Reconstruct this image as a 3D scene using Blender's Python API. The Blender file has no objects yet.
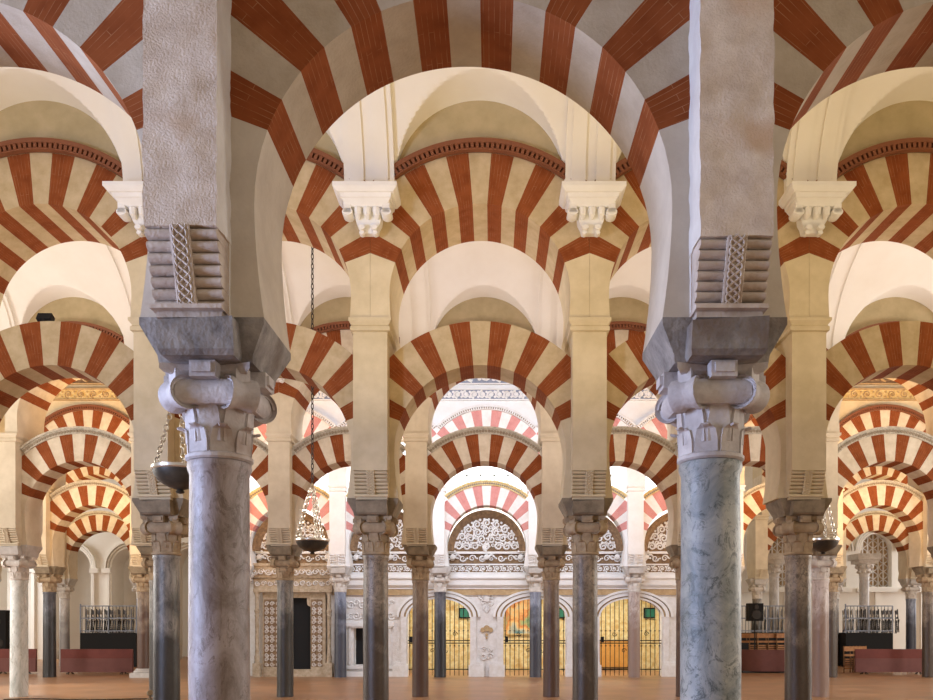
import bpy, math, random
from math import sin, cos, pi, sqrt, radians
from mathutils import noise, Vector, Matrix
random.seed(7)
SC = bpy.context.scene
COL = SC.collection
B = 3.0            # bay width
EYE = 1.635
ROWY = lambda k: 4.91 + 6.6 * (k - 1)          # k = 1 is the arcade in front of the camera
COLX = lambda i: B * (-0.055 + i - 0.5)
BAYX = lambda i: B * (-0.055 + i)
Z = lambda v: EYE + B * v                       # height above eye in bays -> metres

# ---------------------------------------------------------------- camera
cd = bpy.data.cameras.new('camera'); cam = bpy.data.objects.new('camera', cd); COL.objects.link(cam)
cam.location = (0, 0, EYE); cam.rotation_euler = (radians(90), 0, 0)
cd.sensor_width = 36; cd.lens = 803 / 933 * 36
cd.shift_x = -25.5 / 933; cd.shift_y = 274 / 933
cd.clip_end = 200
SC.camera = cam

# ---------------------------------------------------------------- world, lights, exposure
SC.view_settings.view_transform = 'Standard'; SC.view_settings.look = 'None'
SC.view_settings.gamma = 1; SC.view_settings.use_curve_mapping = False
SC.view_settings.exposure = 0.0
w = bpy.data.worlds.new('world'); SC.world = w; w.use_nodes = True
bg = w.node_tree.nodes['Background']
bg.inputs[0].default_value = (1.0, 0.82, 0.58, 1); bg.inputs[1].default_value = 0.42

def area(name, loc, size, energy, color, aim=None, rot=None, spread=180):
    l = bpy.data.lights.new(name, 'AREA'); l.shape = 'RECTANGLE'; l.size, l.size_y = size
    l.energy = energy; l.color = color; l.spread = radians(spread)
    o = bpy.data.objects.new(name, l); COL.objects.link(o); o.location = loc
    if aim is not None:
        o.rotation_euler = (Vector(aim) - Vector(loc)).to_track_quat('-Z', 'Y').to_euler()
    elif rot is not None:
        o.rotation_euler = rot
    return o
UP = (pi, 0, 0)
WARM = (1.0, 0.83, 0.60); COOL = (0.54, 0.66, 1.0); NEUT = (1.0, 0.95, 0.88); GOLD = (1.0, 0.66, 0.30)
# cool daylight entering the near nave from the left, where the courtyard doors are
area('courtyard_daylight', (-8.5, 2.5, 2.9), (1.6, 3.0), 860, COOL, aim=(0.6, 4.3, 3.6))
area('side_fill', (9.0, 1.6, 3.2), (1.4, 2.6), 170, (1.0, .88, .72), aim=(-1, 4.6, 3.6))  # unseen fill lamp, added to lift the right-hand sides of the near piers
# floodlights on top of the arcades, shining up into the vaults
for k, e, c in ((1, 400, (1.0, .80, .44)), (2, 360, (1.0, 0.87, 0.77))):
    for x in (-9, 0, 9):
        area('vault_floodlight', (x, ROWY(k) + 3.3, 4.2), (7.0, 2.4), e / 3 * (1.12 if x and k == 2 else 1), c, rot=UP)
for x in (-9.5, 9.5):
    area('gold_floodlight', (x, ROWY(3) + 2.6, 4.2), (6.0, 2.4), 420, (1.0, 0.60, 0.24), aim=(x, ROWY(3) + 4.6, 9))
area('choir_front_fill', (-.2, ROWY(3) + 1.2, 7.6), (9, 1.2), 520, (0.80, 0.87, 1.0), aim=(-.2, ROWY(4), 2.5))  # added fill lamp facing away from the camera, brightens the choir front
for k, e, c in ((4, 800, GOLD),):
    for x in (-16.5, 16.5):
        area('vault_floodlight', (x, ROWY(k) + 3.3, 4.6), (7.0, 2.0), e / 2, c, rot=UP)
# daylight falling into the choir through its high windows
area('choir_skylight', (0, 31, 13.5), (15, 8), 4300, (0.86, 0.92, 1.0), rot=(0, 0, 0))
sp = bpy.data.lights.new('window_beam', 'SPOT'); sp.energy = 2600; sp.color = (1.0, .97, .93); sp.spot_size = radians(36); sp.spot_blend = .7; sp.shadow_soft_size = .3
so = bpy.data.objects.new('window_beam', sp); COL.objects.link(so); so.location = (-17, 20.6, 5.0)
so.rotation_euler = (Vector((-10.5, 20.2, 0)) - Vector(so.location)).to_track_quat('-Z', 'Y').to_euler()
for sx in (-1, 1):
    area('nave_end_fill', (sx * 16, 13.2, 3.6), (2.5, 4), 520, (1.0, .96, .93), aim=(sx * 8.5, 18, 3.0))  # unseen fill lamps added to brighten the side bays of the third arcade
# daylight from the side doors on the aisles beyond
for sx in (-1, 1):
    area('aisle_daylight', (sx * 22, 19.0, 4.5), (3.5, 5), 900, NEUT, aim=(sx * 9, 21, 1.0))
    area('far_daylight', (sx * 26, 35.0, 5.5), (4, 6), 1100, (0.95, 0.97, 1.0), aim=(sx * 13, 40, 3.0))

# ---------------------------------------------------------------- materials
def new_mat(name):
    m = bpy.data.materials.new(name); m.use_nodes = True
    return m, m.node_tree, m.node_tree.nodes, m.node_tree.links, m.node_tree.nodes['Principled BSDF']
def ramp(nd, stops):
    r = nd.new('ShaderNodeValToRGB'); e = r.color_ramp.elements
    e[0].position, e[0].color = stops[0][0], (*stops[0][1], 1)
    e[1].position, e[1].color = stops[-1][0], (*stops[-1][1], 1)
    for p, c in stops[1:-1]:
        n = e.new(p); n.color = (*c, 1)
    return r
def stone(name, c1, c2, scale=3.0, rough=0.85, bump=0.15, bscale=22, spec=0.3, stain=None, dist=0.02, detail=6):
    m, nt, nd, lk, p = new_mat(name)
    g = nd.new('ShaderNodeNewGeometry')
    n = nd.new('ShaderNodeTexNoise'); n.inputs['Scale'].default_value = scale; n.inputs['Detail'].default_value = detail
    n.inputs['Roughness'].default_value = 0.65
    lk.new(g.outputs['Position'], n.inputs['Vector'])
    r = ramp(nd, [(0.34, c1), (0.66, c2)]); lk.new(n.outputs['Fac'], r.inputs[0])
    out = r.outputs[0]
    if stain:
        n2 = nd.new('ShaderNodeTexNoise'); n2.inputs['Scale'].default_value = scale * .45; n2.inputs['Detail'].default_value = 8
        lk.new(g.outputs['Position'], n2.inputs['Vector'])
        r2 = ramp(nd, [(0.55, (0, 0, 0)), (0.72, (1, 1, 1))]); lk.new(n2.outputs['Fac'], r2.inputs[0])
        mx = nd.new('ShaderNodeMix'); mx.data_type = 'RGBA'; lk.new(r2.outputs[0], mx.inputs[0])
        lk.new(out, mx.inputs[6]); mx.inputs[7].default_value = (*stain, 1); out = mx.outputs[2]
    lk.new(out, p.inputs['Base Color'])
    p.inputs['Roughness'].default_value = rough; p.inputs['Specular IOR Level'].default_value = spec
    nb = nd.new('ShaderNodeTexNoise'); nb.inputs['Scale'].default_value = bscale; nb.inputs['Detail'].default_value = 5
    lk.new(g.outputs['Position'], nb.inputs['Vector'])
    b = nd.new('ShaderNodeBump'); b.inputs['Strength'].default_value = bump; b.inputs['Distance'].default_value = dist
    lk.new(nb.outputs['Fac'], b.inputs['Height']); lk.new(b.outputs[0], p.inputs['Normal'])
    return m
def brick(name, c1, c2, mortar):
    m, nt, nd, lk, p = new_mat(name)
    uv = nd.new('ShaderNodeUVMap'); bt = nd.new('ShaderNodeTexBrick')
    lk.new(uv.outputs[0], bt.inputs['Vector'])
    bt.inputs['Scale'].default_value = 1.0
    bt.inputs['Brick Width'].default_value = 0.55; bt.inputs['Row Height'].default_value = 0.042
    bt.inputs['Mortar Size'].default_value = 0.0020; bt.inputs['Mortar Smooth'].default_value = 0.3
    bt.inputs['Color1'].default_value = (*c1, 1); bt.inputs['Color2'].default_value = (*c2, 1)
    bt.inputs['Mortar'].default_value = (*mortar, 1)
    g = nd.new('ShaderNodeNewGeometry'); n = nd.new('ShaderNodeTexNoise'); n.inputs['Scale'].default_value = 5; n.inputs['Detail'].default_value = 5
    lk.new(g.outputs['Position'], n.inputs['Vector'])
    n3 = nd.new('ShaderNodeTexNoise'); n3.inputs['Scale'].default_value = 9; n3.inputs['Detail'].default_value = 3
    lk.new(g.outputs['Position'], n3.inputs['Vector'])
    gate = ramp(nd, [(0.42, (0.05, 0.05, 0.05)), (0.6, (.6, .6, .6))]); lk.new(n3.outputs['Fac'], gate.inputs[0])
    base = ramp(nd, [(0.35, c1), (0.65, c2)]); lk.new(n.outputs['Fac'], base.inputs[0])
    mx = nd.new('ShaderNodeMix'); mx.data_type = 'RGBA'
    lk.new(gate.outputs[0], mx.inputs[0]); lk.new(base.outputs[0], mx.inputs[6]); lk.new(bt.outputs['Color'], mx.inputs[7])
    lk.new(mx.outputs[2], p.inputs['Base Color']); p.inputs['Roughness'].default_value = 0.85
    p.inputs['Specular IOR Level'].default_value = 0.12
    b = nd.new('ShaderNodeBump'); b.inputs['Strength'].default_value = 0.25; b.inputs['Distance'].default_value = 0.01
    lk.new(n.outputs['Fac'], b.inputs['Height']); lk.new(b.outputs[0], p.inputs['Normal'])
    return m
def marble(name, c1, c2, c3, scale=2.2, zdark=None, rough=0.38, vein=0.5, zs=.55):
    """polished column marble: two clouded tones, veins, and (zdark) a darker tone towards the bottom"""
    m, nt, nd, lk, p = new_mat(name)
    tc = nd.new('ShaderNodeNewGeometry')
    n = nd.new('ShaderNodeTexNoise'); n.inputs['Scale'].default_value = scale; n.inputs['Detail'].default_value = 9
    n.inputs['Roughness'].default_value = 0.72; n.inputs['Distortion'].default_value = 0.8
    mp = nd.new('ShaderNodeMapping'); mp.inputs['Scale'].default_value = (1.4, 1.4, zs)
    lk.new(tc.outputs['Position'], mp.inputs[0]); lk.new(mp.outputs[0], n.inputs['Vector'])
    r = ramp(nd, [(0.36, c1), (0.62, c2)]); lk.new(n.outputs['Fac'], r.inputs[0])
    n2 = nd.new('ShaderNodeTexNoise'); n2.inputs['Scale'].default_value = scale * 2.1; n2.inputs['Detail'].default_value = 10
    n2.inputs['Roughness'].default_value = 0.8; n2.inputs['Distortion'].default_value = 1.6
    lk.new(mp.outputs[0], n2.inputs['Vector'])
    r2 = ramp(nd, [(0.52, (0, 0, 0)), (0.60, (1, 1, 1)), (0.66, (.15, .15, .15))]); lk.new(n2.outputs['Fac'], r2.inputs[0])
    vm = nd.new('ShaderNodeMath'); vm.operation = 'MULTIPLY'; vm.inputs[1].default_value = vein; lk.new(r2.outputs[0], vm.inputs[0])
    mx = nd.new('ShaderNodeMix'); mx.data_type = 'RGBA'; lk.new(vm.outputs[0], mx.inputs[0])
    lk.new(r.outputs[0], mx.inputs[6]); mx.inputs[7].default_value = (*c3, 1)
    out = mx.outputs[2]
    if zdark:  # blends in a darker colour towards the bottom, broken up by noise
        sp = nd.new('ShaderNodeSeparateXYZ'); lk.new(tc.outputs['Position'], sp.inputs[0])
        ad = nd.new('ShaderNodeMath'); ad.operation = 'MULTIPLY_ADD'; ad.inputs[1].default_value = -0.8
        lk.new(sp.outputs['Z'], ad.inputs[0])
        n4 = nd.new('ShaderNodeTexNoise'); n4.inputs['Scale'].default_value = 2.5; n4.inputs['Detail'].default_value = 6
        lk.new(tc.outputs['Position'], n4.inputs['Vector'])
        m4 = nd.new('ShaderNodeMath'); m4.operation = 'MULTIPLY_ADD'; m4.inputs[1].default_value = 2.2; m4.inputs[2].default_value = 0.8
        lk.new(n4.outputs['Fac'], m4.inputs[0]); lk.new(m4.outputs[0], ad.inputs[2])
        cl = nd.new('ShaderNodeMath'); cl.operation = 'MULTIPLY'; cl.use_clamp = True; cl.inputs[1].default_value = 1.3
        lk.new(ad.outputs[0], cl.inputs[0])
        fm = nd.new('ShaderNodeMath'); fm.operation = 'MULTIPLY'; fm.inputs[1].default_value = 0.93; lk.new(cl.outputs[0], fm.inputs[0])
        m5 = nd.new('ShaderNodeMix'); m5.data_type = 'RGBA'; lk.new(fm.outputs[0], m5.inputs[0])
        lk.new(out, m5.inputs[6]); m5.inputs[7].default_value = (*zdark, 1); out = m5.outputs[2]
    lk.new(out, p.inputs['Base Color'])
    p.inputs['Roughness'].default_value = rough; p.inputs['Specular IOR Level'].default_value = 0.5
    b = nd.new('ShaderNodeBump'); b.inputs['Strength'].default_value = 0.35; b.inputs['Distance'].default_value = 0.012
    lk.new(n2.outputs['Fac'], b.inputs['Height']); lk.new(b.outputs[0], p.inputs['Normal'])
    return m
def plain(name, c, rough=0.6, metal=0.0, emit=0.0):
    m, nt, nd, lk, p = new_mat(name)
    p.inputs['Base Color'].default_value = (*c, 1); p.inputs['Roughness'].default_value = rough; p.inputs['Metallic'].default_value = metal
    if emit:
        p.inputs['Emission Color'].default_value = (*c, 1); p.inputs['Emission Strength'].default_value = emit
    return m
M = {}
M['lunette'] = stone('tan_wall_plaster', (.42, .34, .19), (.52, .42, .25), 2.5, bump=.10, bscale=18)
M['plaster'] = stone('cream_plaster', (.60, .50, .32), (.72, .61, .42), 2.5, bump=.10, bscale=18)
M['plaster_near'] = stone('grey_cream_plaster', (.50, .44, .37), (.60, .54, .46), 3, bump=.12, bscale=25)
M['voussoir_near'] = stone('pale_voussoir_stone', (.42, .35, .27), (.52, .45, .36), 5, bump=.2, bscale=60)
M['voussoir'] = stone('cream_voussoir_stone', (.47, .355, .20), (.60, .475, .30), 5, bump=.15, bscale=50)
M['voussoir_pale'] = stone('pale_cream_voussoir_stone', (.60, .51, .38), (.74, .66, .53), 5, bump=.15, bscale=50)
M['plaster_pale'] = stone('pale_cream_plaster', (.62, .53, .39), (.73, .64, .49), 2.5, bump=.10, bscale=18)
M['voussoir_white'] = stone('white_voussoir_stone', (.74, .70, .66), (.84, .81, .78), 5, bump=.1)
M['rough_near'] = stone('rough_eroded_stone', (.54, .44, .36), (.74, .65, .57), 6, bump=.45, bscale=85, stain=(.58, .43, .32), dist=.02, detail=12)
M['roll_near'] = stone('carved_limestone', (.46, .38, .32), (.62, .55, .50), 7, bump=.35, bscale=40, stain=(.38, .28, .22))
M['impost_near'] = stone('dark_grey_stone', (.14, .13, .13), (.34, .32, .31), 5, bump=.4, bscale=35, stain=(.16, .12, .10), rough=.7)
M['impost'] = stone('worn_grey_impost_stone', (.18, .145, .10), (.33, .27, .19), 5, bump=.3, bscale=30)
M['impost_pale'] = stone('pale_impost_stone', (.48, .45, .42), (.62, .60, .58), 5, bump=.3, bscale=30)
M['capital_near'] = stone('mauve_grey_capital_marble', (.40, .37, .38), (.62, .59, .60), 5, bump=.35, bscale=30, stain=(.30, .22, .18), rough=.6)
M['capital'] = stone('brown_capital_stone', (.32, .23, .14), (.50, .39, .26), 6, bump=.4, bscale=30)
M['capital_pale'] = stone('pale_capital_marble', (.55, .50, .45), (.74, .70, .66), 6, bump=.4, bscale=30)
M['vault'] = stone('white_vault_plaster', (.80, .75, .67), (.84, .80, .73), 1.2, bump=.05, bscale=8)
M['white'] = stone('white_stucco', (.80, .78, .76), (.86, .85, .84), 3, bump=.1, bscale=20)
M['choir'] = stone('carved_white_stone', (.70, .66, .62), (.82, .80, .79), 7, bump=.5, bscale=25)
M['recess_blue'] = stone('dark_blue_grey_stone', (.22, .25, .32), (.34, .37, .44), 9, bump=.3)  # dark blue-grey ground behind the white frieze scrolls
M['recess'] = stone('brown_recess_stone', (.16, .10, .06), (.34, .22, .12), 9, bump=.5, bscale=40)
M['relief_brown'] = stone('ochre_stucco', (.42, .28, .14), (.58, .42, .24), 6, bump=.3)
M['portal'] = stone('honey_carved_stone', (.38, .29, .19), (.60, .50, .38), 8, bump=.9, bscale=28)
M['gilt'] = stone('gilded_stucco', (.62, .42, .14), (.80, .66, .36), 12, bump=.6, bscale=50, rough=.45)
M['hood'] = stone('carved_grey_hood_stone', (.42, .38, .30), (.66, .60, .50), 14, bump=.9, bscale=40, dist=.03)
M['hood_dark'] = stone('hood_groove_stone', (.26, .21, .15), (.36, .30, .22), 14, bump=.5)
M['brick'] = brick('red_brick', (.21, .052, .015), (.285, .080, .025), (.45, .26, .13))
M['brick_pink'] = brick('faded_pink_brick', (.58, .24, .22), (.66, .30, .27), (.72, .55, .5))
M['near_side'] = stone('pale_side_plaster', (.60, .57, .55), (.70, .68, .66), 4, bump=.15)
M['brick_dark'] = brick('dark_brick', (.21, .055, .022), (.27, .075, .032), (.45, .3, .2))
M['cornice'] = plain('terracotta_cornice', (.22, .075, .032), .8)
M['wood'] = stone('dark_timber', (.14, .07, .03), (.24, .13, .06), 6, bump=.3)
M['iron'] = plain('black_iron', (.03, .025, .022), .5, .6)
M['bronze'] = stone('dark_bronze', (.025, .022, .018), (.06, .05, .035), 9, rough=.45, bump=.05, spec=.4)
M['silver'] = plain('silver_chain', (.72, .68, .6), .3, .9)
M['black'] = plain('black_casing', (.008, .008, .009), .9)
M['maroon'] = stone('maroon_leatherette', (.12, .020, .012), (.15, .028, .018), 3, bump=.05, rough=.5)
M['mauve'] = stone('mauve_brown_cloth', (.14, .055, .048), (.17, .068, .058), 3, bump=.05, rough=.8)
M['chairwood'] = stone('orange_brown_wood', (.30, .12, .04), (.44, .20, .07), 8, bump=.1, rough=.5)
M['chairmetal'] = plain('grey_chair_metal', (.20, .22, .27), .5, .2)
M['chairpaper'] = plain('cream_chair_slat', (.75, .68, .58), .6)
M['yellow'] = stone('warm_yellow_wall', (.62, .46, .18), (.86, .80, .52), 7, bump=.05, stain=(.60, .40, .16))
M['orange'] = stone('orange_wood_door', (.66, .33, .08), (.74, .42, .13), 5, bump=.05, rough=.5)
M['green'] = plain('dark_green_panel', (.02, .20, .14), .5)
M['lampface'] = plain('lamp_face', (1, .97, .9), .4, 0, 4)

# floor: large polished terracotta-pink marble slabs
m, nt, nd, lk, p = new_mat('pink_marble_floor'); M['floor'] = m
g = nd.new('ShaderNodeNewGeometry'); bt = nd.new('ShaderNodeTexBrick'); bt.offset = 0.5
lk.new(g.outputs['Position'], bt.inputs['Vector']); bt.inputs['Scale'].default_value = 1
bt.inputs['Brick Width'].default_value = 1.2; bt.inputs['Row Height'].default_value = 0.6; bt.inputs['Mortar Size'].default_value = 0.006
bt.inputs['Color1'].default_value = (.345, .185, .09, 1); bt.inputs['Color2'].default_value = (.40, .225, .115, 1); bt.inputs['Mortar'].default_value = (.30, .16, .10, 1)
n = nd.new('ShaderNodeTexNoise'); n.inputs['Scale'].default_value = 1.3; n.inputs['Detail'].default_value = 6; lk.new(g.outputs['Position'], n.inputs['Vector'])
r = ramp(nd, [(.3, (.82, .8, .8)), (.7, (1.12, 1.05, 1.0))]); lk.new(n.outputs['Fac'], r.inputs[0])
mx = nd.new('ShaderNodeMix'); mx.data_type = 'RGBA'; mx.blend_type = 'MULTIPLY'; mx.inputs[0].default_value = 1
lk.new(bt.outputs['Color'], mx.inputs[6]); lk.new(r.outputs[0], mx.inputs[7]); lk.new(mx.outputs[2], p.inputs['Base Color'])
p.inputs['Roughness'].default_value = 0.34; p.inputs['Specular IOR Level'].default_value = 0.4

MAR = {
 'mauve': marble('mauve_grey_marble', (.14, .10, .085), (.38, .33, .34), (.10, .06, .045), 2.8, vein=.8, zs=.7),
 'blue': marble('blue_grey_marble', (.15, .18, .20), (.40, .41, .41), (.04, .055, .06), 2.6, vein=.9, zs=1.1),
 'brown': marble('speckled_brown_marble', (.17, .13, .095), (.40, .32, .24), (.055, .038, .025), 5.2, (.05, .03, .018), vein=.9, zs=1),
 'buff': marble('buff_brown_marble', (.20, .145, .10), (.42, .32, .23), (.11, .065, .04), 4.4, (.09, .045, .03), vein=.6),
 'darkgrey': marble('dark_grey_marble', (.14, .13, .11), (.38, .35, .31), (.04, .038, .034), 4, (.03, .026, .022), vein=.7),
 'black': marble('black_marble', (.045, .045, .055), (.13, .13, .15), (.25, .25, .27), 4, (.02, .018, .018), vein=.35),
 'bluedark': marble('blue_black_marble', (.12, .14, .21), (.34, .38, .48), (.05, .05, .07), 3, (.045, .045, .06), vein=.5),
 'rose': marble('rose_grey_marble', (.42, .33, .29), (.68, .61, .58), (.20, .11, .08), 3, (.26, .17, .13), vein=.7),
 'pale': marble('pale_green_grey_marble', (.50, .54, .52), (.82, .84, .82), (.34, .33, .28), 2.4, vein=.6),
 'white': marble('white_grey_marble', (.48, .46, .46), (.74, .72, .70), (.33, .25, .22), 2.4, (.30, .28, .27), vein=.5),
}

# ---------------------------------------------------------------- mesh helpers
class MB:
    def __init__(s): s.v = []; s.f = []; s.m = []; s.uv = {}
    def face(s, idx, mat=0, uv=None):
        s.f.append(tuple(idx)); s.m.append(mat)
        if uv: s.uv[len(s.f) - 1] = uv
    def quad(s, pts, mat=0, uv=None):
        b = len(s.v); s.v += [tuple(q) for q in pts]; s.face(range(b, b + len(pts)), mat, uv)
    def box(s, x0, x1, y0, y1, z0, z1, mat=0, M4=None):
        b = len(s.v)
        c = [(x0, y0, z0), (x1, y0, z0), (x1, y1, z0), (x0, y1, z0), (x0, y0, z1), (x1, y0, z1), (x1, y1, z1), (x0, y1, z1)]
        if M4 is not None: c = [tuple(M4 @ Vector(q)) for q in c]
        s.v += c
        for q in ((0, 3, 2, 1), (4, 5, 6, 7), (0, 1, 5, 4), (1, 2, 6, 5), (2, 3, 7, 6), (3, 0, 4, 7)):
            s.face([b + i for i in q], mat)
    def loft(s, rings, mat=0, cap=True, closed=True):
        n = len(rings[0]); b = len(s.v)
        for r in rings: s.v += [tuple(q) for q in r]
        for k in range(len(rings) - 1):
            for i in range(n if closed else n - 1):
                j = (i + 1) % n
                s.face((b + k * n + i, b + k * n + j, b + (k + 1) * n + j, b + (k + 1) * n + i), mat)
        if cap:
            s.face([b + i for i in reversed(range(n))], mat); s.face([b + (len(rings) - 1) * n + i for i in range(n)], mat)
    def lathe(s, prof, n=24, mat=0, c=(0, 0), cap=True):
        s.loft([[(c[0] + r * cos(2 * pi * i / n), c[1] + r * sin(2 * pi * i / n), z) for i in range(n)] for r, z in prof], mat, cap)
    def tube(s, pts, r, n=5, mat=0, cap=True):
        rings = []; pts = [Vector(q) for q in pts]
        for i, q in enumerate(pts):
            d = (pts[min(i + 1, len(pts) - 1)] - pts[max(i - 1, 0)])
            if d.length < 1e-9: d = Vector((0, 0, 1))
            d.normalize(); u = d.cross(Vector((0, 1, 0)))
            if u.length < .2: u = d.cross(Vector((1, 0, 0)))
            u.normalize(); w2 = d.cross(u); rr = r[i] if isinstance(r, (list, tuple)) else r
            rings.append([q + (u * cos(2 * pi * k / n) + w2 * sin(2 * pi * k / n)) * rr for k in range(n)])
        s.loft(rings, mat, cap)
    def disc(s, c, axis, r, t, n=20, mat=0, rings=None):
        a = Vector(axis).normalized(); u = a.orthogonal().normalized(); w2 = a.cross(u); c = Vector(c)
        prof = rings or [(r * .92, -t / 2), (r, -t / 2 + .01), (r, t / 2 - .01), (r * .92, t / 2)]
        s.loft([[c + a * h + (u * cos(2 * pi * k / n) + w2 * sin(2 * pi * k / n)) * rr for k in range(n)] for rr, h in prof], mat)
    def spiral(s, cx, y, cz, r, turns, d=1, a0=0, tr=.02, n=12, mat=0):
        pts = []
        for i in range(n + 1):
            t = i / n; a = a0 + d * t * turns * 2 * pi; rr = r * (1 - .82 * t)
            pts.append((cx + rr * cos(a), y, cz + rr * sin(a)))
        s.tube(pts, [tr * (1 - .45 * i / n) for i in range(n + 1)], 4, mat)
    def mesh(s, name, mats, smooth=35):
        me = bpy.data.meshes.new(name); me.from_pydata(s.v, [], s.f)
        for q in mats: me.materials.append(q)
        for i, pl in enumerate(me.polygons): pl.material_index = s.m[i]; pl.use_smooth = smooth > 0
        if s.uv:
            ul = me.uv_layers.new(name='UVMap')
            for i, pl in enumerate(me.polygons):
                if i in s.uv:
                    for k, li in enumerate(pl.loop_indices): ul.data[li].uv = s.uv[i][k]
        if smooth: me.set_sharp_from_angle(angle=radians(smooth))
        me.update(); return me
def link(name, me, parent=None, loc=None, rz=0):
    o = bpy.data.objects.new(name, me); COL.objects.link(o)
    if parent: o.parent = parent
    if loc: o.location = loc
    if rz: o.rotation_euler = (0, 0, rz)
    return o
def thing(name, label, cat, loc=(0, 0, 0), group=None, rz=0):
    o = link(name, None, None, loc, rz); o['label'] = label; o['category'] = cat
    if group: o['group'] = group
    return o
def struct(name, me, loc=None):
    o = link(name, me, None, loc); o['kind'] = 'structure'; return o
def fixn(me):
    import bmesh
    bm = bmesh.new(); bm.from_mesh(me); bmesh.ops.remove_doubles(bm, verts=bm.verts, dist=1e-5)
    bmesh.ops.recalc_face_normals(bm, faces=bm.faces); bm.to_mesh(me); bm.free(); me.set_sharp_from_angle(angle=radians(35)); return me

# ---------------------------------------------------------------- floor
mb = MB(); mb.box(-45, 45, -6, 60, -.2, 0); struct('floor', mb.mesh('floor', [M['floor']], 0))

# ---------------------------------------------------------------- arch geometry (local: x along arcade, y through it, z up)
A0 = radians(20.5); NV = 15
def ring_mesh(name, r, cy, R, xclip, ht, mats, sub=4):
    """striped ring of 15 voussoirs, brick first and last; soffit, faces and back"""
    mb = MB(); cz = Z(cy); r *= B; R *= B; xc = xclip * B
    def pin(a): return (r * cos(a), cz + r * sin(a))
    def pout(a):
        rr = min(R, xc / max(abs(cos(a)), 1e-6)); return (rr * cos(a), cz + rr * sin(a))
    def rout(a): return min(R, xc / max(abs(cos(a)), 1e-6))
    tot = (pi - 2 * A0)
    for q in range(NV):
        for s_ in range(sub):
            a, b = A0 + tot * (q + s_ / sub) / NV, A0 + tot * (q + (s_ + 1) / sub) / NV
            mt = 0 if q % 2 == 0 else 1
            i1, i2, o1, o2 = pin(a), pin(b), pout(a), pout(b)
            va, vb = a * (r + R) / 2, b * (r + R) / 2
            mb.quad([(i1[0], -ht, i1[1]), (i2[0], -ht, i2[1]), (o2[0], -ht, o2[1]), (o1[0], -ht, o1[1])][::-1], mt, [(r, va), (r, vb), (rout(b), vb), (rout(a), va)][::-1])
            mb.quad([(i1[0], ht, i1[1]), (i2[0], ht, i2[1]), (o2[0], ht, o2[1]), (o1[0], ht, o1[1])], mt, [(r, va), (r, vb), (rout(b), vb), (rout(a), va)])
            mb.quad([(i1[0], -ht, i1[1]), (i2[0], -ht, i2[1]), (i2[0], ht, i2[1]), (i1[0], ht, i1[1])], mt, [(0, va), (0, vb), (2 * ht, vb), (2 * ht, va)])
            mb.quad([(o1[0], -ht, o1[1]), (o2[0], -ht, o2[1]), (o2[0], ht, o2[1]), (o1[0], ht, o1[1])][::-1], 1)
    for a in (A0, pi - A0):
        i1, o1 = pin(a), pout(a)
        mb.quad([(i1[0], -ht, i1[1]), (o1[0], -ht, o1[1]), (o1[0], ht, o1[1]), (i1[0], ht, i1[1])], 0, [(0, 0)] * 4)
    return fixn(mb.mesh(name, mats, 35))
def springer_mesh(name, r, cy, hs, vs, xclip, ht, mat):
    out = []
    for sg in (-1, 1):
        mb = MB(); inner = []
        for k in range(4):
            a = A0 * (1 - k / 4); inner.append((r * cos(a), cy + r * sin(a)))
        for k in range(8):
            t = k / 7; inner.append((r - (r - hs) * t ** 1.8, cy + (vs - cy) * t))
        n = len(inner); top = cy + xclip * math.tan(A0)
        if xclip / cos(A0) > 99: top = 0
        outer = [(xclip, top + (vs - top) * k / (n - 1)) for k in range(n)]
        rings = []
        for (xi, vi), (xo, vo) in zip(inner, outer):
            rings.append([(sg * xi * B, -ht, Z(vi)), (sg * xo * B, -ht, Z(vo)), (sg * xo * B, ht, Z(vo)), (sg * xi * B, ht, Z(vi))])
        mb.loft(rings); out.append(fixn(mb.mesh(name, [mat])))
    return out
def band_mesh(name, rin, rout_, cy, yf, yb, xclip, mats, teeth=0, tmat=1):
    """moulding ring on the arch face, optional row of dentils under its outer lip"""
    mb = MB(); cz = Z(cy)
    amax = math.acos(min(1, xclip / rout_)); N = 64
    def lip(ra, rb, y0, y1, mt):
        rings = []
        for k in range(N + 1):
            a = amax + (pi - 2 * amax) * k / N
            rings.append([(rr * B * cos(a), yy, cz + rr * B * sin(a)) for rr, yy in ((ra, y0), (rb, y0), (rb, y1), (ra, y1))])
        mb.loft(rings, mt)
    if teeth:
        mid = rin + (rout_ - rin) * .60; low = rin + (rout_ - rin) * .14
        lip(mid, rout_, yf, yb, 0); lip(low, mid, yf + .065, yb, 1); lip(rin, low, yf + .02, yb, 0)
        for k in range(teeth):
            a = amax + (pi - 2 * amax) * (k + .5) / teeth; da = (pi - 2 * amax) / teeth * .30
            rg = []
            for rr in (low, mid):
                rg.append([(rr * B * cos(a - da), yf + .01, cz + rr * B * sin(a - da)), (rr * B * cos(a + da), yf + .01, cz + rr * B * sin(a + da)),
                           (rr * B * cos(a + da), yf + .07, cz + rr * B * sin(a + da)), (rr * B * cos(a - da), yf + .07, cz + rr * B * sin(a - da))])
            mb.loft(rg, 0)
    else:
        mid = rin + (rout_ - rin) * .72
        lip(mid, rout_, yf, yb, 0); lip(rin, mid, yf + .03, yb, 0)
        for k in range(40):      # carved leaf and egg motif
            a = amax + (pi - 2 * amax) * (k + .5) / 40; rr = (rin + mid) / 2 * B
            mb.disc((rr * cos(a), yf + .03, cz + rr * sin(a)), (0, 1, 0), .034, .03, 6, 1)
    return fixn(mb.mesh(name, mats))
LR, LC, LRO, LHS, LVS, LHT = .400, .805, .605, .381, .585, .30
UR, UC, URO, UHS, UVS, UHT = .412, 1.503, .646, .407, 1.39, .535
XL = .432
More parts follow.
